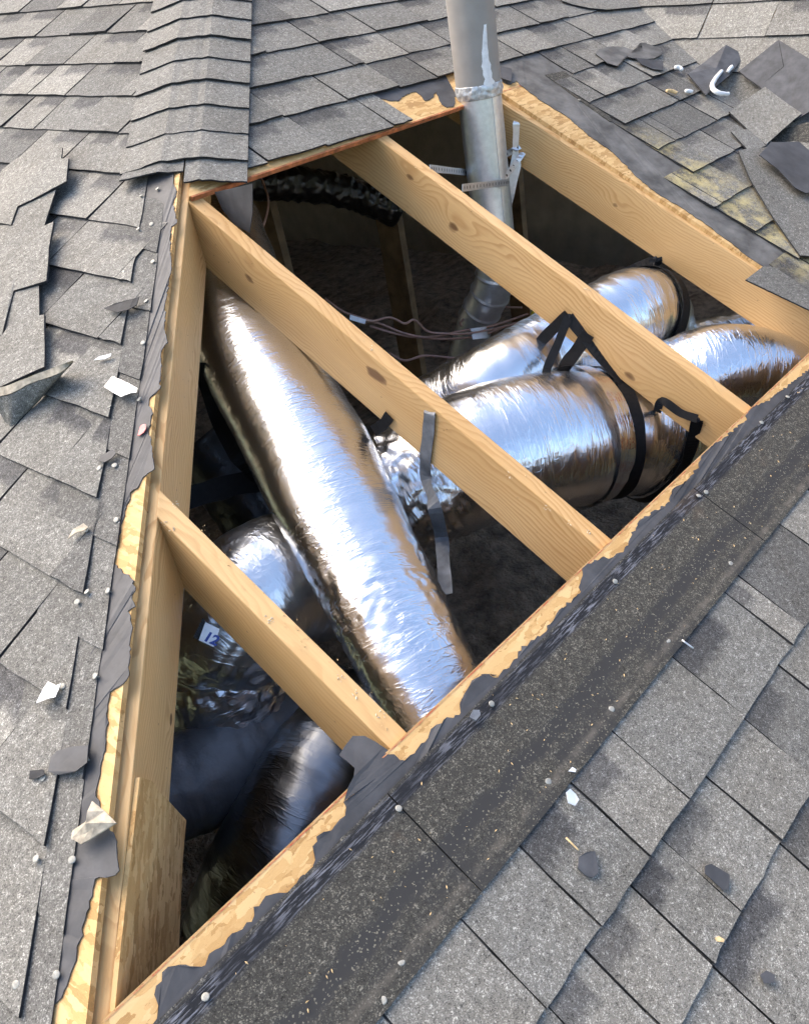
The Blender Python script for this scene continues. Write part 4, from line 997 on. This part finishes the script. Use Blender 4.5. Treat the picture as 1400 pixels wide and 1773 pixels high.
# ================================================================== CABLES
cab = [('brown cable running highest across the dark attic', [(1.9924,1.6980,0.2524),(1.9997,1.6308,0.2142),(2.0289,1.5838,0.1874),(2.0656,1.5327,0.1584),(2.1035,1.4622,0.1183),(2.1645,1.4101,0.08864),(2.2880,1.3740,0.0681),(2.4034,1.3370,0.04709),(2.5814,1.3077,0.03043)], .0042),
       ('brown cable looping over the bundle', [(1.9861,1.5920,0.2151),(2.0251,1.5339,0.1821),(2.0974,1.5137,0.1706),(2.1193,1.4706,0.1461),(2.1632,1.4658,0.1433),(2.1589,1.4117,0.1126),(2.1947,1.3796,0.09433),(2.2789,1.3336,0.06813),(2.4064,1.2959,0.04674),(2.5643,1.2633,0.02818)], .0042),
       ('brown cable sagging lowest in the bundle', [(2.0371,1.5521,0.1579),(2.0944,1.4773,0.1154),(2.1704,1.4168,0.08096),(2.2621,1.3663,0.05223),(2.3554,1.3342,0.03399),(2.4998,1.3145,0.02279),(2.5638,1.2866,0.00691)], .0042),
       ('pale brown cable lying separately below the bundle', [(2.0281,1.4699,0.07664),(2.0455,1.4236,0.0503),(2.1222,1.4048,0.03963),(2.1898,1.3568,0.01235),(2.2672,1.3044,-0.01744),(2.3672,1.2862,-0.02782),(2.5113,1.2645,-0.04016)], .0045),
       ('brown cable curving past the pipe elbow', [(2.3306,1.4095,0.06529),(2.3508,1.4247,0.07395),(2.4329,1.4339,0.07918),(2.5242,1.4058,0.06318),(2.6183,1.3559,0.03483)], .0040),
       ('thin grey cable hanging under the hip caps', [(1.6883,1.5736,0.5498),(1.7652,1.6180,0.575),(1.8490,1.6876,0.6146),(1.9060,1.7749,0.6643)], .0035)]
for lb, pts, r_ in cab:
    tag(wire('cable', pts, r_, 'cable'), lb, 'cable')
def scrap(name, fr, poly, h, th, mat, label, cat, edge=None, hf=None, props=None, group=None):
    o = slab(name, fr, poly, h, h + th, mat, None, edge, hf=hf, props=props); return tag(o, label, cat, group)
def worldpoly(name, pts, mat, label, cat, th=.001):
    P = [Vector(p) for p in pts]; n_ = (P[1] - P[0]).cross(P[2] - P[0]).normalized(); k = len(P)
    if n_ @ (Vector(cam.location) - P[0]) < 0: n_ = -n_; 
    o = ob(name, [p + n_ * th for p in P] + [p - n_ * th for p in P], [tuple(range(k)), tuple(range(2 * k - 1, k - 1, -1))] + [(i, i + k, (i + 1) % k + k, (i + 1) % k) for i in range(k)], mat)
    return tag(o, label, cat)
worldpoly('cable_tag', [(2.3004,1.3446,0.07441),(2.3616,1.3241,0.06278),(2.3218,1.2873,0.04182),(2.2661,1.3091,0.05425)], 'foil_tape', 'white printed tag wrapped round the cables in front of the pipe', 'tag')
worldpoly('cable_tag', [(1.9695,1.5613,0.2206),(1.9988,1.5210,0.1978),(1.9805,1.5102,0.1916),(1.9518,1.5475,0.2128)], 'white', 'small white tag on the cables beside the long rafter', 'tag')
for q, lb in zip([(2.5594,1.2701,0.03202),(2.6033,1.2685,0.03116)], ('yellow cap on the end of the cables', 'second yellow cap on the cables nearer the middle rafter')):
    c = Vector(q); tag(tube('wire_cap', [tuple(c) + (.004,), tuple(c + Vector((.006, .006, .004))) + (.0075,), tuple(c + Vector((.016, .014, .008))) + (.0065,)], 'yellow', None, 16, .002)[0], lb, 'wire cap')

# ================================================================== ATTIC BEHIND
def post(c, w, d, z0, z1, label, lean=(0, 0)):
    x, y = c
    P = [(x, y, z0), (x + w, y, z0), (x + w, y + d, z0), (x, y + d, z0)] + [(x + lean[0], y + lean[1], z1), (x + w + lean[0], y + lean[1], z1), (x + w + lean[0], y + d + lean[1], z1), (x + lean[0], y + d + lean[1], z1)]
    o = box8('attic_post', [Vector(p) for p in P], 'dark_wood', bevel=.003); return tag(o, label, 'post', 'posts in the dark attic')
post((2.42, 2.42), .038, .14, FLOOR + .2, 1.33, 'pale brown timber post standing in the dark attic', (-.03, .02))
post((2.98, 2.30), .038, .14, FLOOR + .2, 1.27, 'thin timber post at the back of the attic behind the middle rafter')
post((3.5, 2.0), .038, .12, FLOOR, 1.1, 'timber post deep in the attic behind the vent pipe')
pts = [Vector(p) for p in [(1.4200,1.3083,0.7575),(1.4200,1.1536,0.7781),(1.4200,1.1828,0.7086),(1.4200,1.2112,0.6676),(1.4200,1.2655,0.6839),(1.4200,1.2966,0.7178)]]
worldpoly('felt_scrap', [tuple(p) for p in pts], 'felt', 'grey sheet hanging down under the hip caps at the upper corner', 'sheet', .001)

# ================================================================== LOOSE SCRAPS
def patch(name, rows_, mat, label, cat, edge='asphalt', th=.004, props=None, nu=10, nv=8, back=None):
    """curled sheet through a grid of world points (rows of equal length)"""
    R_ = [catmull([tuple(p) for p in r_], nu) for r_ in rows_]
    Cc = [catmull([r_[i] for r_ in R_], nv) for i in range(len(R_[0]))]
    a, b = len(Cc), len(Cc[0]); P = [Vector(Cc[i][j]) for j in range(b) for i in range(a)]
    P = [p + Vector((0, 0, .0012 * mnoise.noise(p * 30))) for p in P]
    nrm = []
    for j in range(b):
        for i in range(a):
            du = P[j * a + min(i + 1, a - 1)] - P[j * a + max(i - 1, 0)]; dv = P[min(j + 1, b - 1) * a + i] - P[max(j - 1, 0) * a + i]
            nrm.append(du.cross(dv).normalized())
    if nrm[len(nrm) // 2].z < 0: nrm = [-v for v in nrm]
    F2 = fixn([(j * a + i, j * a + i + 1, (j + 1) * a + i + 1, (j + 1) * a + i) for j in range(b - 1) for i in range(a - 1)], P, Vector((0, 0, 1)))
    k = len(P); V = P + [p - q * th for p, q in zip(P, nrm)]
    mi = [0] * len(F2); lowf = [tuple(k + i for i in reversed(f)) for f in F2]; F2 = F2 + lowf; mi += [2] * len(lowf)
    ring = list(range(a)) + [j * a + a - 1 for j in range(1, b)] + [(b - 1) * a + i for i in range(a - 2, -1, -1)] + [j * a for j in range(b - 2, 0, -1)]
    K = len(ring)
    F2 += [(ring[i], ring[(i + 1) % K], k + ring[(i + 1) % K], k + ring[i]) for i in range(K)]; mi += [1] * K
    uv = [((i % a) / (a - 1), .3) for i in range(k)] * 2
    o = ob(name, V, F2, [mat, edge, back or 'back'], None, mi, uv, props=props or {'tint': .5, 'band': 0.0}, smooth=False)
    if label: tag(o, label, cat)
    return o
def LW(q, h): return FL(q[0], q[1], h)
def MW(q, h): return FM(q[0], q[1], h)
# long loose strip of shingles lying across the slope at the left
e1 = [(1.7623,-1.6985),(1.6559,-1.5833),(1.5799,-1.4746),(1.5196,-1.3915),(1.4029,-1.2768),(1.2901,-1.1745),(1.1895,-1.0814)]
e2 = [(1.9107,-1.6757),(1.8019,-1.5572),(1.7204,-1.4457),(1.6359,-1.3434),(1.5342,-1.2336),(1.4126,-1.1216),(1.2763,-0.9952)]
e3 = [(1.9978,-1.6205),(1.9220,-1.5100),(1.8227,-1.3887),(1.7245,-1.2781),(1.6339,-1.1762),(1.4960,-1.0410),(1.3666,-0.9067)]
hs1 = (.050, .048, .046, .044, .040, .036, .032); hs2 = (.044, .046, .048, .047, .044, .040, .030); hs3 = (.026, .03, .032, .03, .028, .026, .024)
big = empty('loose_shingle_strip', FL(e1[3][0], e1[3][1], .03), 'long torn strip of grey shingles lying loose at the left edge', 'shingle strip')
o = patch('backing', [[LW(q, h) for q, h in zip(e, hs)] for e, hs in ((e1, hs1), (e2, hs2), (e3, hs3))], 'shingle', None, None, props={'tint': .62, 'band': 0.0}, nu=6, nv=8)
o.parent = big; o.matrix_parent_inverse = PM[big.name].inverted()
def strip_h(u, v):
    sw_ = sh_ = 0
    for e, hs in ((e1, hs1), (e2, hs2), (e3, hs3)):
        for q, h in zip(e, hs):
            w_ = 1 / ((u - q[0]) ** 2 + (v - q[1]) ** 2 + .0004) ** 1.5; sw_ += w_; sh_ += w_ * h
    return sh_ / sw_
def dense(poly, step=.03):
    out = []
    for (a, b), (c, d) in zip(poly, poly[1:] + poly[:1]):
        k = max(1, int(math.hypot(c - a, d - b) / step)); out += [(lerp(a, c, i / k), lerp(b, d, i / k)) for i in range(k)]
    return out
for tp, tn in (([(1.6836,-1.6562),(1.6058,-1.5749),(1.6739,-1.5036),(1.7057,-1.4722),(1.6658,-1.4119),(1.7392,-1.4106),(1.8862,-1.5208),(1.9154,-1.5873),(1.8264,-1.6363)], .75), ([(1.5182,-1.4435),(1.4535,-1.3661),(1.3662,-1.2759),(1.4447,-1.2307),(1.4127,-1.1880),(1.3547,-1.1129),(1.4489,-1.1273),(1.5594,-1.2151),(1.6331,-1.3030),(1.6304,-1.3434),(1.5885,-1.3857)], .7), ([(1.2840,-1.1923),(1.1573,-1.0761),(1.2415,-0.9983),(1.3532,-1.0217),(1.3546,-1.1019),(1.3621,-1.1623)], .6)):
    P2 = dense(tp); cc_ = (sum(p[0] for p in P2) / len(P2), sum(p[1] for p in P2) / len(P2))
    pl_ = [FL(p[0], p[1], strip_h(*p) + .0065) for p in P2]; c3 = FL(cc_[0], cc_[1], strip_h(*cc_) + .008); k = len(pl_)
    F2 = fixn([(i, (i + 1) % k, 2 * k) for i in range(k)], pl_ + pl_ + [c3], NL)
    V = pl_ + [p - NL * .0055 for p in pl_] + [c3]
    F2 += [(i, k + i, k + (i + 1) % k, (i + 1) % k) for i in range(k)]
    ob('tab', V, F2, ['shingle', 'asphalt'], big, [0] * k + [1] * k, [(.5, .3)] * len(V), props={'tint': tn, 'band': 0.0})
# folded shingle standing on edge below it
fold = empty('folded_shingle', FL(*[(1.1143,-0.964)][0], .022), 'folded shingle piece standing on edge at the left with a pale rim', 'shingle piece')
g0 = [FL(*q, .074) for q in [(1.1792,-0.9714),(1.1680,-0.9868),(1.1506,-0.997),(1.1043,-1.0356),(1.0676,-1.0652),(1.0349,-1.0893)]]
g1 = [FL(*q, .066) for q in [(1.1771,-0.961),(1.1620,-0.9731),(1.1383,-0.9854),(1.1047,-1.0234),(1.0519,-1.0634),(1.0450,-1.0913)]]
g2 = [FL(*q, .020) for q in [(1.1631,-0.9404),(1.1493,-0.9373),(1.1362,-0.9368),(1.1299,-0.971),(1.1221,-1.0105),(1.1272,-1.0710)]]
def sheet3(name, A2, B2, mat, edge, th):
    A3, B3 = catmull([tuple(p) for p in A2], 4), catmull([tuple(p) for p in B2], 4); k = len(A3); rows3 = []
    for f in (0, .25, .5, .75, 1): rows3.append([Vector(a).lerp(Vector(b), f) + Vector((0, 0, .0015 * mnoise.noise(Vector(a) * 40 + Vector((f, 0, 0))))) for a, b in zip(A3, B3)])
    P = [p for r_ in rows3 for p in r_]; n_ = (P[1] - P[0]).cross(P[k] - P[0]).normalized()
    if n_ @ (Vector(cam.location) - P[0]) < 0: n_ = -n_
    F2 = fixn([(j * k + i, j * k + i + 1, (j + 1) * k + i + 1, (j + 1) * k + i) for j in range(4) for i in range(k - 1)], P, n_)
    m_ = len(P); V = P + [p - n_ * th for p in P]; F3 = F2 + [tuple(m_ + q for q in reversed(f)) for f in F2]
    rg = list(range(k)) + [j * k + k - 1 for j in range(1, 5)] + [4 * k + i for i in range(k - 2, -1, -1)] + [j * k for j in range(3, 0, -1)]; K = len(rg)
    F3 += [(rg[i], rg[(i + 1) % K], m_ + rg[(i + 1) % K], m_ + rg[i]) for i in range(K)]
    return ob(name, V, F3, [mat, edge], fold, [0] * (2 * len(F2)) + [1] * K, [(.5, .3)] * len(V), props={'tint': .35, 'band': 0.0})
sheet3('torn_rim', g0, g1, 'paper', 'paper', .006)
sheet3('face', [p - NL * .002 for p in g1], g2, 'shingle', 'asphalt', .004)
# dark loose pieces at the upper right
def piece(name, M_poly, hs, mat, label, cat='shingle piece', props=None, th=.0042, fr=None):
    fr = fr or FM
    P = [fr(q[0], q[1], h) for q, h in zip(M_poly, hs)]; k = len(P); n_ = NM
    c = sum(P, Vector()) / k
    V = [c] + P + [c - n_ * th] + [p - n_ * th for p in P]
    up = (P[0] - c).cross(P[1] - c) @ NM > 0
    F2 = []
    for i in range(k):
        a, b = 1 + i, 1 + (i + 1) % k; a2, b2 = a + k + 1, b + k + 1
        F2 += [(0, a, b), (k + 1, b2, a2), (a, a2, b2, b)] if up else [(0, b, a), (k + 1, a2, b2), (a, b, b2, a2)]
    mi = [0, 0, 1] * k
    uv = [(.5, .3)] * len(V)
    o = ob(name, V, F2, [mat, 'asphalt'], None, mi, uv, props=props or {'tint': .45, 'band': 0.0}); return tag(o, label, cat)
piece('loose_shingle', [(3.3512,1.1192),(3.4750,1.1274),(3.5698,1.1162),(3.5742,1.0451),(3.4554,1.0263),(3.2770,1.0129)], (.034, .045, .10, .10, .06, .034), 'back', 'dark upturned shingle piece just left of the white curl of sealant')
piece('loose_shingle', [(3.2696,0.9223),(3.4814,0.9),(3.4667,0.8291),(3.4405,0.7458),(3.3222,0.7526),(3.1892,0.7568),(3.2282,0.84)], (.030, .11, .12, .13, .09, .034, .030), 'shingle', 'square grey shingle piece lying below the dark upturned ones', props={'tint': .5, 'band': .6})
piece('loose_shingle', [(-0.1656,0.04402),(-0.213,-0.01558),(-0.261,-0.07701),(-0.3144,0.03461),(-0.2598,0.1113),(-0.1986,0.07019)], (.044, .048, .052, .052, .046, .045), 'back', 'dark upturned shingle piece pointing up beside the valley', fr=FV)
piece('loose_shingle', [(-0.2602,0.1123),(-0.3169,0.03564),(-0.264,-0.07433),(-0.3261,-0.03166),(-0.3984,0.0151),(-0.4614,0.213),(-0.4209,0.2485),(-0.3434,0.1861)], (.047, .053, .054, .058, .06, .055, .046, .046), 'back', 'large dark upturned shingle with a worn sealant strip at the right edge', fr=FV)
piece('loose_shingle', [(-0.3278,0.3015),(-0.384,0.2885),(-0.4675,0.2568),(-0.516,0.3273),(-0.4979,0.3522),(-0.4309,0.3492),(-0.3583,0.3554)], (.048, .05, .055, .055, .052, .05, .048), 'headlap', 'narrow dark shingle strip sticking out below the upturned pieces', fr=FV)
piece('loose_shingle', [(3.0406,0.7833),(3.0975,0.769),(3.2597,0.6989),(3.3112,0.6137),(2.7488,0.3878),(2.7219,0.4012),(2.6884,0.4299),(2.7907,0.5553),(2.9145,0.6839)], (.034, .036, .05, .052, .04, .036, .030, .032, .034), 'shingle', 'big bent grey shingle leaning over the yellow dusted courses', props={'tint': .25, 'band': 0.0})
piece('loose_shingle', [(3.0268,0.7222),(3.1482,0.739),(3.2612,0.6924),(3.2223,0.6057),(3.1493,0.5487),(3.0360,0.5296),(2.9707,0.5487),(2.9627,0.5783),(3.0103,0.6529)], (.062, .064, .066, .066, .066, .064, .062, .062, .062), 'felt', 'torn flat grey felt scrap resting on the bent shingle', 'felt scrap', th=.002)
piece('loose_shingle', [(-0.4251,0.352),(-0.4487,0.3426),(-0.5234,0.3508),(-0.5407,0.4053),(-0.5166,0.4108),(-0.4407,0.3794)], (.068, .068, .068, .068, .068, .068), 'shingle', 'pale shingle corner at the right edge above the felt scrap', props={'tint': .6, 'band': 0.0}, fr=FV)
piece('loose_shingle', [(3.1382,0.853),(3.2149,0.8345),(3.1968,0.7536),(3.0871,0.7641)], (.032, .034, .032, .030), 'shingle', 'small grey shingle offcut between the square piece and the bent one', props={'tint': .55, 'band': 0.0})
piece('felt_scrap', [(3.1062,1.3364),(3.1575,1.3515),(3.2071,1.3493),(3.2754,1.3302),(3.2850,1.3110),(3.3113,1.2840),(3.3354,1.2827),(3.3650,1.3019),(3.3846,1.3205),(3.4047,1.3143),(3.4367,1.2669),(3.3922,1.2401),(3.3334,1.2349),(3.2747,1.2461),(3.2346,1.2672),(3.2235,1.2803),(3.1969,1.2795),(3.1222,1.2575),(3.1127,1.2591),(3.0947,1.2820),(3.0865,1.3156)], [.028] * 20, 'felt_dusty', 'ragged flat grey felt scrap lying on the shingles right of the pipe', 'felt scrap', th=.0022)
piece('felt_scrap', [(3.2366,1.2586),(3.3303,1.2039),(3.2676,1.1697),(3.2430,1.1897),(3.2242,1.2273)], (.034, .036, .034, .03, .03), 'felt', 'narrow felt strip tucked beside the ragged scrap', 'felt scrap', th=.0022)
slab_p = piece('shingle_offcut', [(3.3725,1.6540),(3.3466,1.6212),(3.3694,1.5932),(3.4179,1.5492),(3.4918,1.5199),(3.6841,1.4874),(3.7400,1.5574)], (.028, .027, .026, .028, .027, .028, .03), 'shingle', 'loose curved shingle offcut at the top edge near the valley', props={'tint': .75, 'band': 0.0})
# white sealant curls
def curl(pts, w, label, h=.03, fr=None):
    P = [(fr or FM)(q[0], q[1], h) for q in pts]; o = tube('sealant_curl', [tuple(p) + (w * (.6 + .4 * sin(pi * (i + .5) / len(P))),) for i, p in enumerate(P)], 'caulk', None, 12, .004, lambda s, th, r, i: .0012 * mnoise.noise(Vector((s * 80, th, 0))))[0]
    return tag(o, label, 'sealant scrap')
curl([(3.4449,1.0521),(3.3708,1.0366),(3.2997,1.0160),(3.2697,0.9945),(3.2755,0.9744),(3.3084,0.9585)], .0085, 'long white curved strip of old sealant on the dark shingles', .062)
curl([(-0.1312,0.05963),(-0.1359,0.04123),(-0.144,0.03233)], .007, 'short white sealant bit right of the long curved one', .055, FV)
curl([(3.3394,1.1611),(3.3561,1.1555),(3.3499,1.1378)], .008, 'white sealant crumb beside the ragged felt scrap', .034)
curl([(3.2155,1.0577),(3.2295,1.0511),(3.2402,1.0428)], .007, 'small white sealant crumb left of the long curved one', .034)
curl([(3.1393,1.0866),(3.1598,1.0814),(3.1690,1.0632)], .006, 'pale splinter lying left of the sealant crumbs', .033).data.materials[0] = M['cream']
# scraps on the left slope
def lscrap(poly, h, mat, label, cat, th=.0014, amp=.006):
    return scrap('scrap', FL, poly, h, th, mat, label, cat, hf=lambda u, v: amp * mnoise.noise(Vector((u * 45, v * 45, 1))) + amp)
M['scrap_foil'] = mat_plain('bright_foil_scrap', (.50, .51, .53), .30, .9, var=.2, sc=60, bump=1.0, bsc=55, bd=.006)
s1 = lscrap([(0.9634,-1.0771),(0.9621,-1.1025),(0.9357,-1.1016),(0.9029,-1.0981),(0.8771,-1.0946),(0.8755,-1.0866),(0.8872,-1.0818),(0.9031,-1.0684),(0.9301,-1.0703)], .026, 'scrap_foil', 'silver foil scrap under a nail on the left slope', 'foil scrap'); s1.name = 'foil_scrap'
s1 = lscrap([(1.0545,-1.1291),(1.0482,-1.1398),(1.0331,-1.1471),(1.0224,-1.1533),(1.0193,-1.1467),(1.0287,-1.1383)], .024, 'white', 'thin white sliver on the shingles above the foil scrap', 'sliver', amp=.003); s1.name = 'plastic_sliver'
s1 = lscrap([(0.7761,-0.7887),(0.7776,-0.8067),(0.7646,-0.8241),(0.7507,-0.8219),(0.7538,-0.8137),(0.7664,-0.8035)], .024, 'paper', 'torn pale sliver pinned by a nail beside the lowest rafter', 'sliver', amp=.004); s1.name = 'paper_sliver'
s1 = lscrap([(0.5975,-0.554),(0.6009,-0.5725),(0.6041,-0.5875),(0.5866,-0.589),(0.5782,-0.5952),(0.5749,-0.5817),(0.5719,-0.5756),(0.5809,-0.5666)], .024, 'scrap_foil', 'crumpled clear film scrap under a nail low on the left slope', 'film scrap', amp=.006); s1.name = 'film_scrap'
s1 = lscrap([(0.5004,-0.4906),(0.5134,-0.5072),(0.5094,-0.5184),(0.4932,-0.5331),(0.467,-0.5479),(0.4492,-0.5292),(0.4568,-0.512),(0.481,-0.4956)], .0235, 'felt', 'dark torn felt patch under a nail near the bottom left', 'felt scrap', amp=.002); s1.name = 'felt_scrap'
s1 = lscrap([(0.5226,-0.4684),(0.5294,-0.4776),(0.5111,-0.4888),(0.5018,-0.4854),(0.5094,-0.476)], .0235, 'asphalt', 'small black tar chip with a nail near the dark felt patch', 'tar chip', amp=.002); s1.name = 'tar_chip'
s1 = lscrap([(0.8434,-0.937),(0.8485,-0.9479),(0.8304,-0.9661),(0.8168,-0.9624),(0.8191,-0.9508),(0.8272,-0.9389)], .0235, 'felt', 'black tar smear chip beside two nails at mid height on the left', 'tar chip', amp=.002); s1.name = 'tar_chip'
s1 = lscrap([(1.1422,-1.2506),(1.1170,-1.2676),(1.0767,-1.2874),(1.0678,-1.2971),(1.0565,-1.2758),(1.0644,-1.2607),(1.0921,-1.2472)], .0245, 'asphalt', 'splintered black shingle tear with nails near the top of the left slope', 'tar chip', amp=.006); s1.name = 'tar_chip'
s1 = lscrap([(0.8126,-1.0118),(0.8219,-1.0306),(0.8194,-1.0362),(0.8121,-1.0376),(0.8036,-1.0295),(0.8035,-1.0215),(0.8079,-1.0139)], .0150, 'pink', 'small pink plastic bit on the felt beside the hip board', 'plastic bit', amp=.002); s1.name = 'plastic_bit'
def crumpled(name, pts, h, mat, label, cat):
    P = [FL(q[0], q[1], h + .012 * abs(mnoise.noise(Vector((q[0] * 60, q[1] * 60, 5))))) for q in pts]; c = sum(P, Vector()) / len(P) + NL * .010; k = len(P)
    mid = [p.lerp(c, .5) + NL * (.010 * mnoise.noise(p * 70)) for p in P]
    V = P + mid + [c]; F2 = []
    for i in range(k):
        j = (i + 1) % k; F2 += [(i, j, k + j, k + i), (k + i, k + j, 2 * k)]
    V2 = V + [v - NL * .0022 for v in V]; n2 = len(V)
    F2 = fixn(F2, V, NL); F3 = F2 + [tuple(n2 + q for q in reversed(f)) for f in F2] + [(i, n2 + i, n2 + (i + 1) % k, (i + 1) % k) for i in range(k)]
    return tag(ob(name, V2, F3, mat), label, cat)
crumpled('paper_scrap', [(0.3949,-0.4964),(0.3698,-0.4957),(0.3432,-0.4929),(0.3541,-0.4761),(0.3646,-0.4589),(0.3734,-0.4478),(0.3919,-0.446),(0.3965,-0.4541),(0.3894,-0.471),(0.3894,-0.483)], .030, 'paper', 'torn cream paper scrap lying across the edge of the hip board', 'paper scrap')
# small debris on the lower shingles
def mscrap(name, poly, h, mat, label, cat, th=.0016, amp=.002): 
    o = scrap(name, FM, poly, h, th, mat, label, cat, hf=lambda u, v: amp * mnoise.noise(Vector((u * 60, v * 60, 1))) + amp); return o
mscrap('tar_chip', [(0.8259,-0.02253),(0.8399,-0.01568),(0.854,-0.01899),(0.8654,-0.02618),(0.8453,-0.04456),(0.8322,-0.04263),(0.8272,-0.03573)], .0225, 'back', 'brown black tar chip in the middle of a lower shingle', 'tar chip', .003)
mscrap('tar_chip', [(0.9753,-0.1409),(0.9856,-0.1456),(0.994,-0.1709),(0.9752,-0.1782),(0.9671,-0.1744),(0.9659,-0.1457)], .0225, 'felt', 'elongated dark felt chip on the lower right shingles', 'felt chip', .002)
mscrap('tar_chip', [(0.908,-0.2568),(0.92,-0.2604),(0.9237,-0.2704),(0.9134,-0.2735),(0.9022,-0.2649)], .0225, 'back', 'small round dark chip near the bottom right corner', 'tar chip', .002)
mscrap('wood_chip', [(0.9004,-0.1941),(0.9066,-0.1966),(0.909,-0.2037),(0.905,-0.2049),(0.8992,-0.1985)], .0225, 'cream', 'tiny pale wood chip on the lower right shingles', 'wood chip', .002)
mscrap('film_scrap', [(0.8989,0.04507),(0.9074,0.04413),(0.9093,0.03467),(0.907,0.02684),(0.8955,0.0259),(0.8897,0.03487)], .0225, 'white', 'bluish clear film bit at the lower end of the bared strip', 'film scrap', .0015, .006)
mscrap('film_scrap', [(0.9315,0.05965),(0.9409,0.05914),(0.9423,0.05351),(0.9385,0.05195)], .0215, 'white', 'tiny pale film bit on the bared shingle strip', 'film scrap', .0015, .004)
tag(wire('loose_nail', [FM(q[0], q[1], .025) for q in [(1.2862,0.05751),(1.2877,0.04643),(1.2890,0.03437)]], .0016, 'galv'), 'thin loose wire nail lying across the edge of the bared strip', 'nail')
tag(wire('splinter', [FM(q[0], q[1], .026) for q in [(0.8479,0.009986),(0.8479,-0.002423),(0.8478,-0.01475)]], .0014, 'cream'), 'thin pale splinter stuck to the brown black tar chip', 'splinter')
mscrap('tar_lump', [(0.8778,0.1995),(0.8918,0.203),(0.8995,0.1972),(0.8947,0.1914),(0.8808,0.1902)], .0215, 'galv_dull', 'small grey lump on the sealant line below the large duct', 'lump', .004, .003)
mscrap('wood_chip', [(1.9192,0.08726),(1.9481,0.08504),(1.9570,0.06984),(1.9385,0.06242),(1.9100,0.07414)], .022, 'cream', 'broken wood chip on the bared strip at the right edge', 'wood chip', .003)
# saw dust grains on the rafters and the bared strip
def grains(name, label, n_, place, mat, size):
    V = []; F2 = []
    for k in range(n_):
        c, n1_ = place(); a = rng.uniform(0, pi); s_ = size * rng.uniform(.4, 1.3)
        t_ = Vector((1, 0, 0)); u = (t_ - n1_ * (t_ @ n1_)).normalized(); v = n1_.cross(u); d = u * cos(a) + v * sin(a); e = n1_.cross(d)
        b = len(V)
        V += [c - d * s_, c + e * s_ * .35, c + d * s_, c - e * s_ * .35, c + n1_ * s_ * .5]
        F2 += [(b, b + 1, b + 4), (b + 1, b + 2, b + 4), (b + 2, b + 3, b + 4), (b + 3, b, b + 4)]
    o = ob(name, V, F2, mat); o['label'] = label; o['kind'] = 'stuff'; o['category'] = 'debris'; return o
def pl_strip():
    x = rng.uniform(.2, 2.5); y = rng.uniform(.06, .2); return FM(x, y, .0212 - (y - .05) * .014), NM
grains('wood_grains', 'scattered pale wood grains on the bared strip below the cut', 150, pl_strip, 'cream', .0026)
def pl_raft():
    x0 = rng.choice((.772, 1.352, 1.98)); y = rng.uniform(.26, x0 - .1 if x0 < 1 else 1.25); return FM(x0 + rng.uniform(.004, .034), y, .0006), NM
grains('wood_grains', 'pale saw dust specks on the top faces of the rafters', 120, pl_raft, 'cream', .0022)

# torn fibre tufts where sheathing nails were pulled from the rafters
_tuft = [(0.7541,0.7062),(0.7528,0.6939),(0.7659,0.492),(0.7667,0.4855),(0.7821,0.36),(0.7818,0.3291),(0.7876,0.2864),(1.3619,0.2805),(1.3524,0.3121),(1.3391,0.3556),(1.3430,0.4429),(1.3687,0.8057),(0.7897,0.7241),(1.9975,0.6741)]
_ti = [0]
def pl_tuft():
    q = _tuft[_ti[0] % len(_tuft)]; _ti[0] += 1
    return FM(q[0] + rng.uniform(-.006, .006), q[1] + rng.uniform(-.007, .007), .0008), NM
grains('wood_fibres', 'pale torn fibre tufts left by pulled nails on the rafter tops', 90, pl_tuft, 'paper_white', .0027)
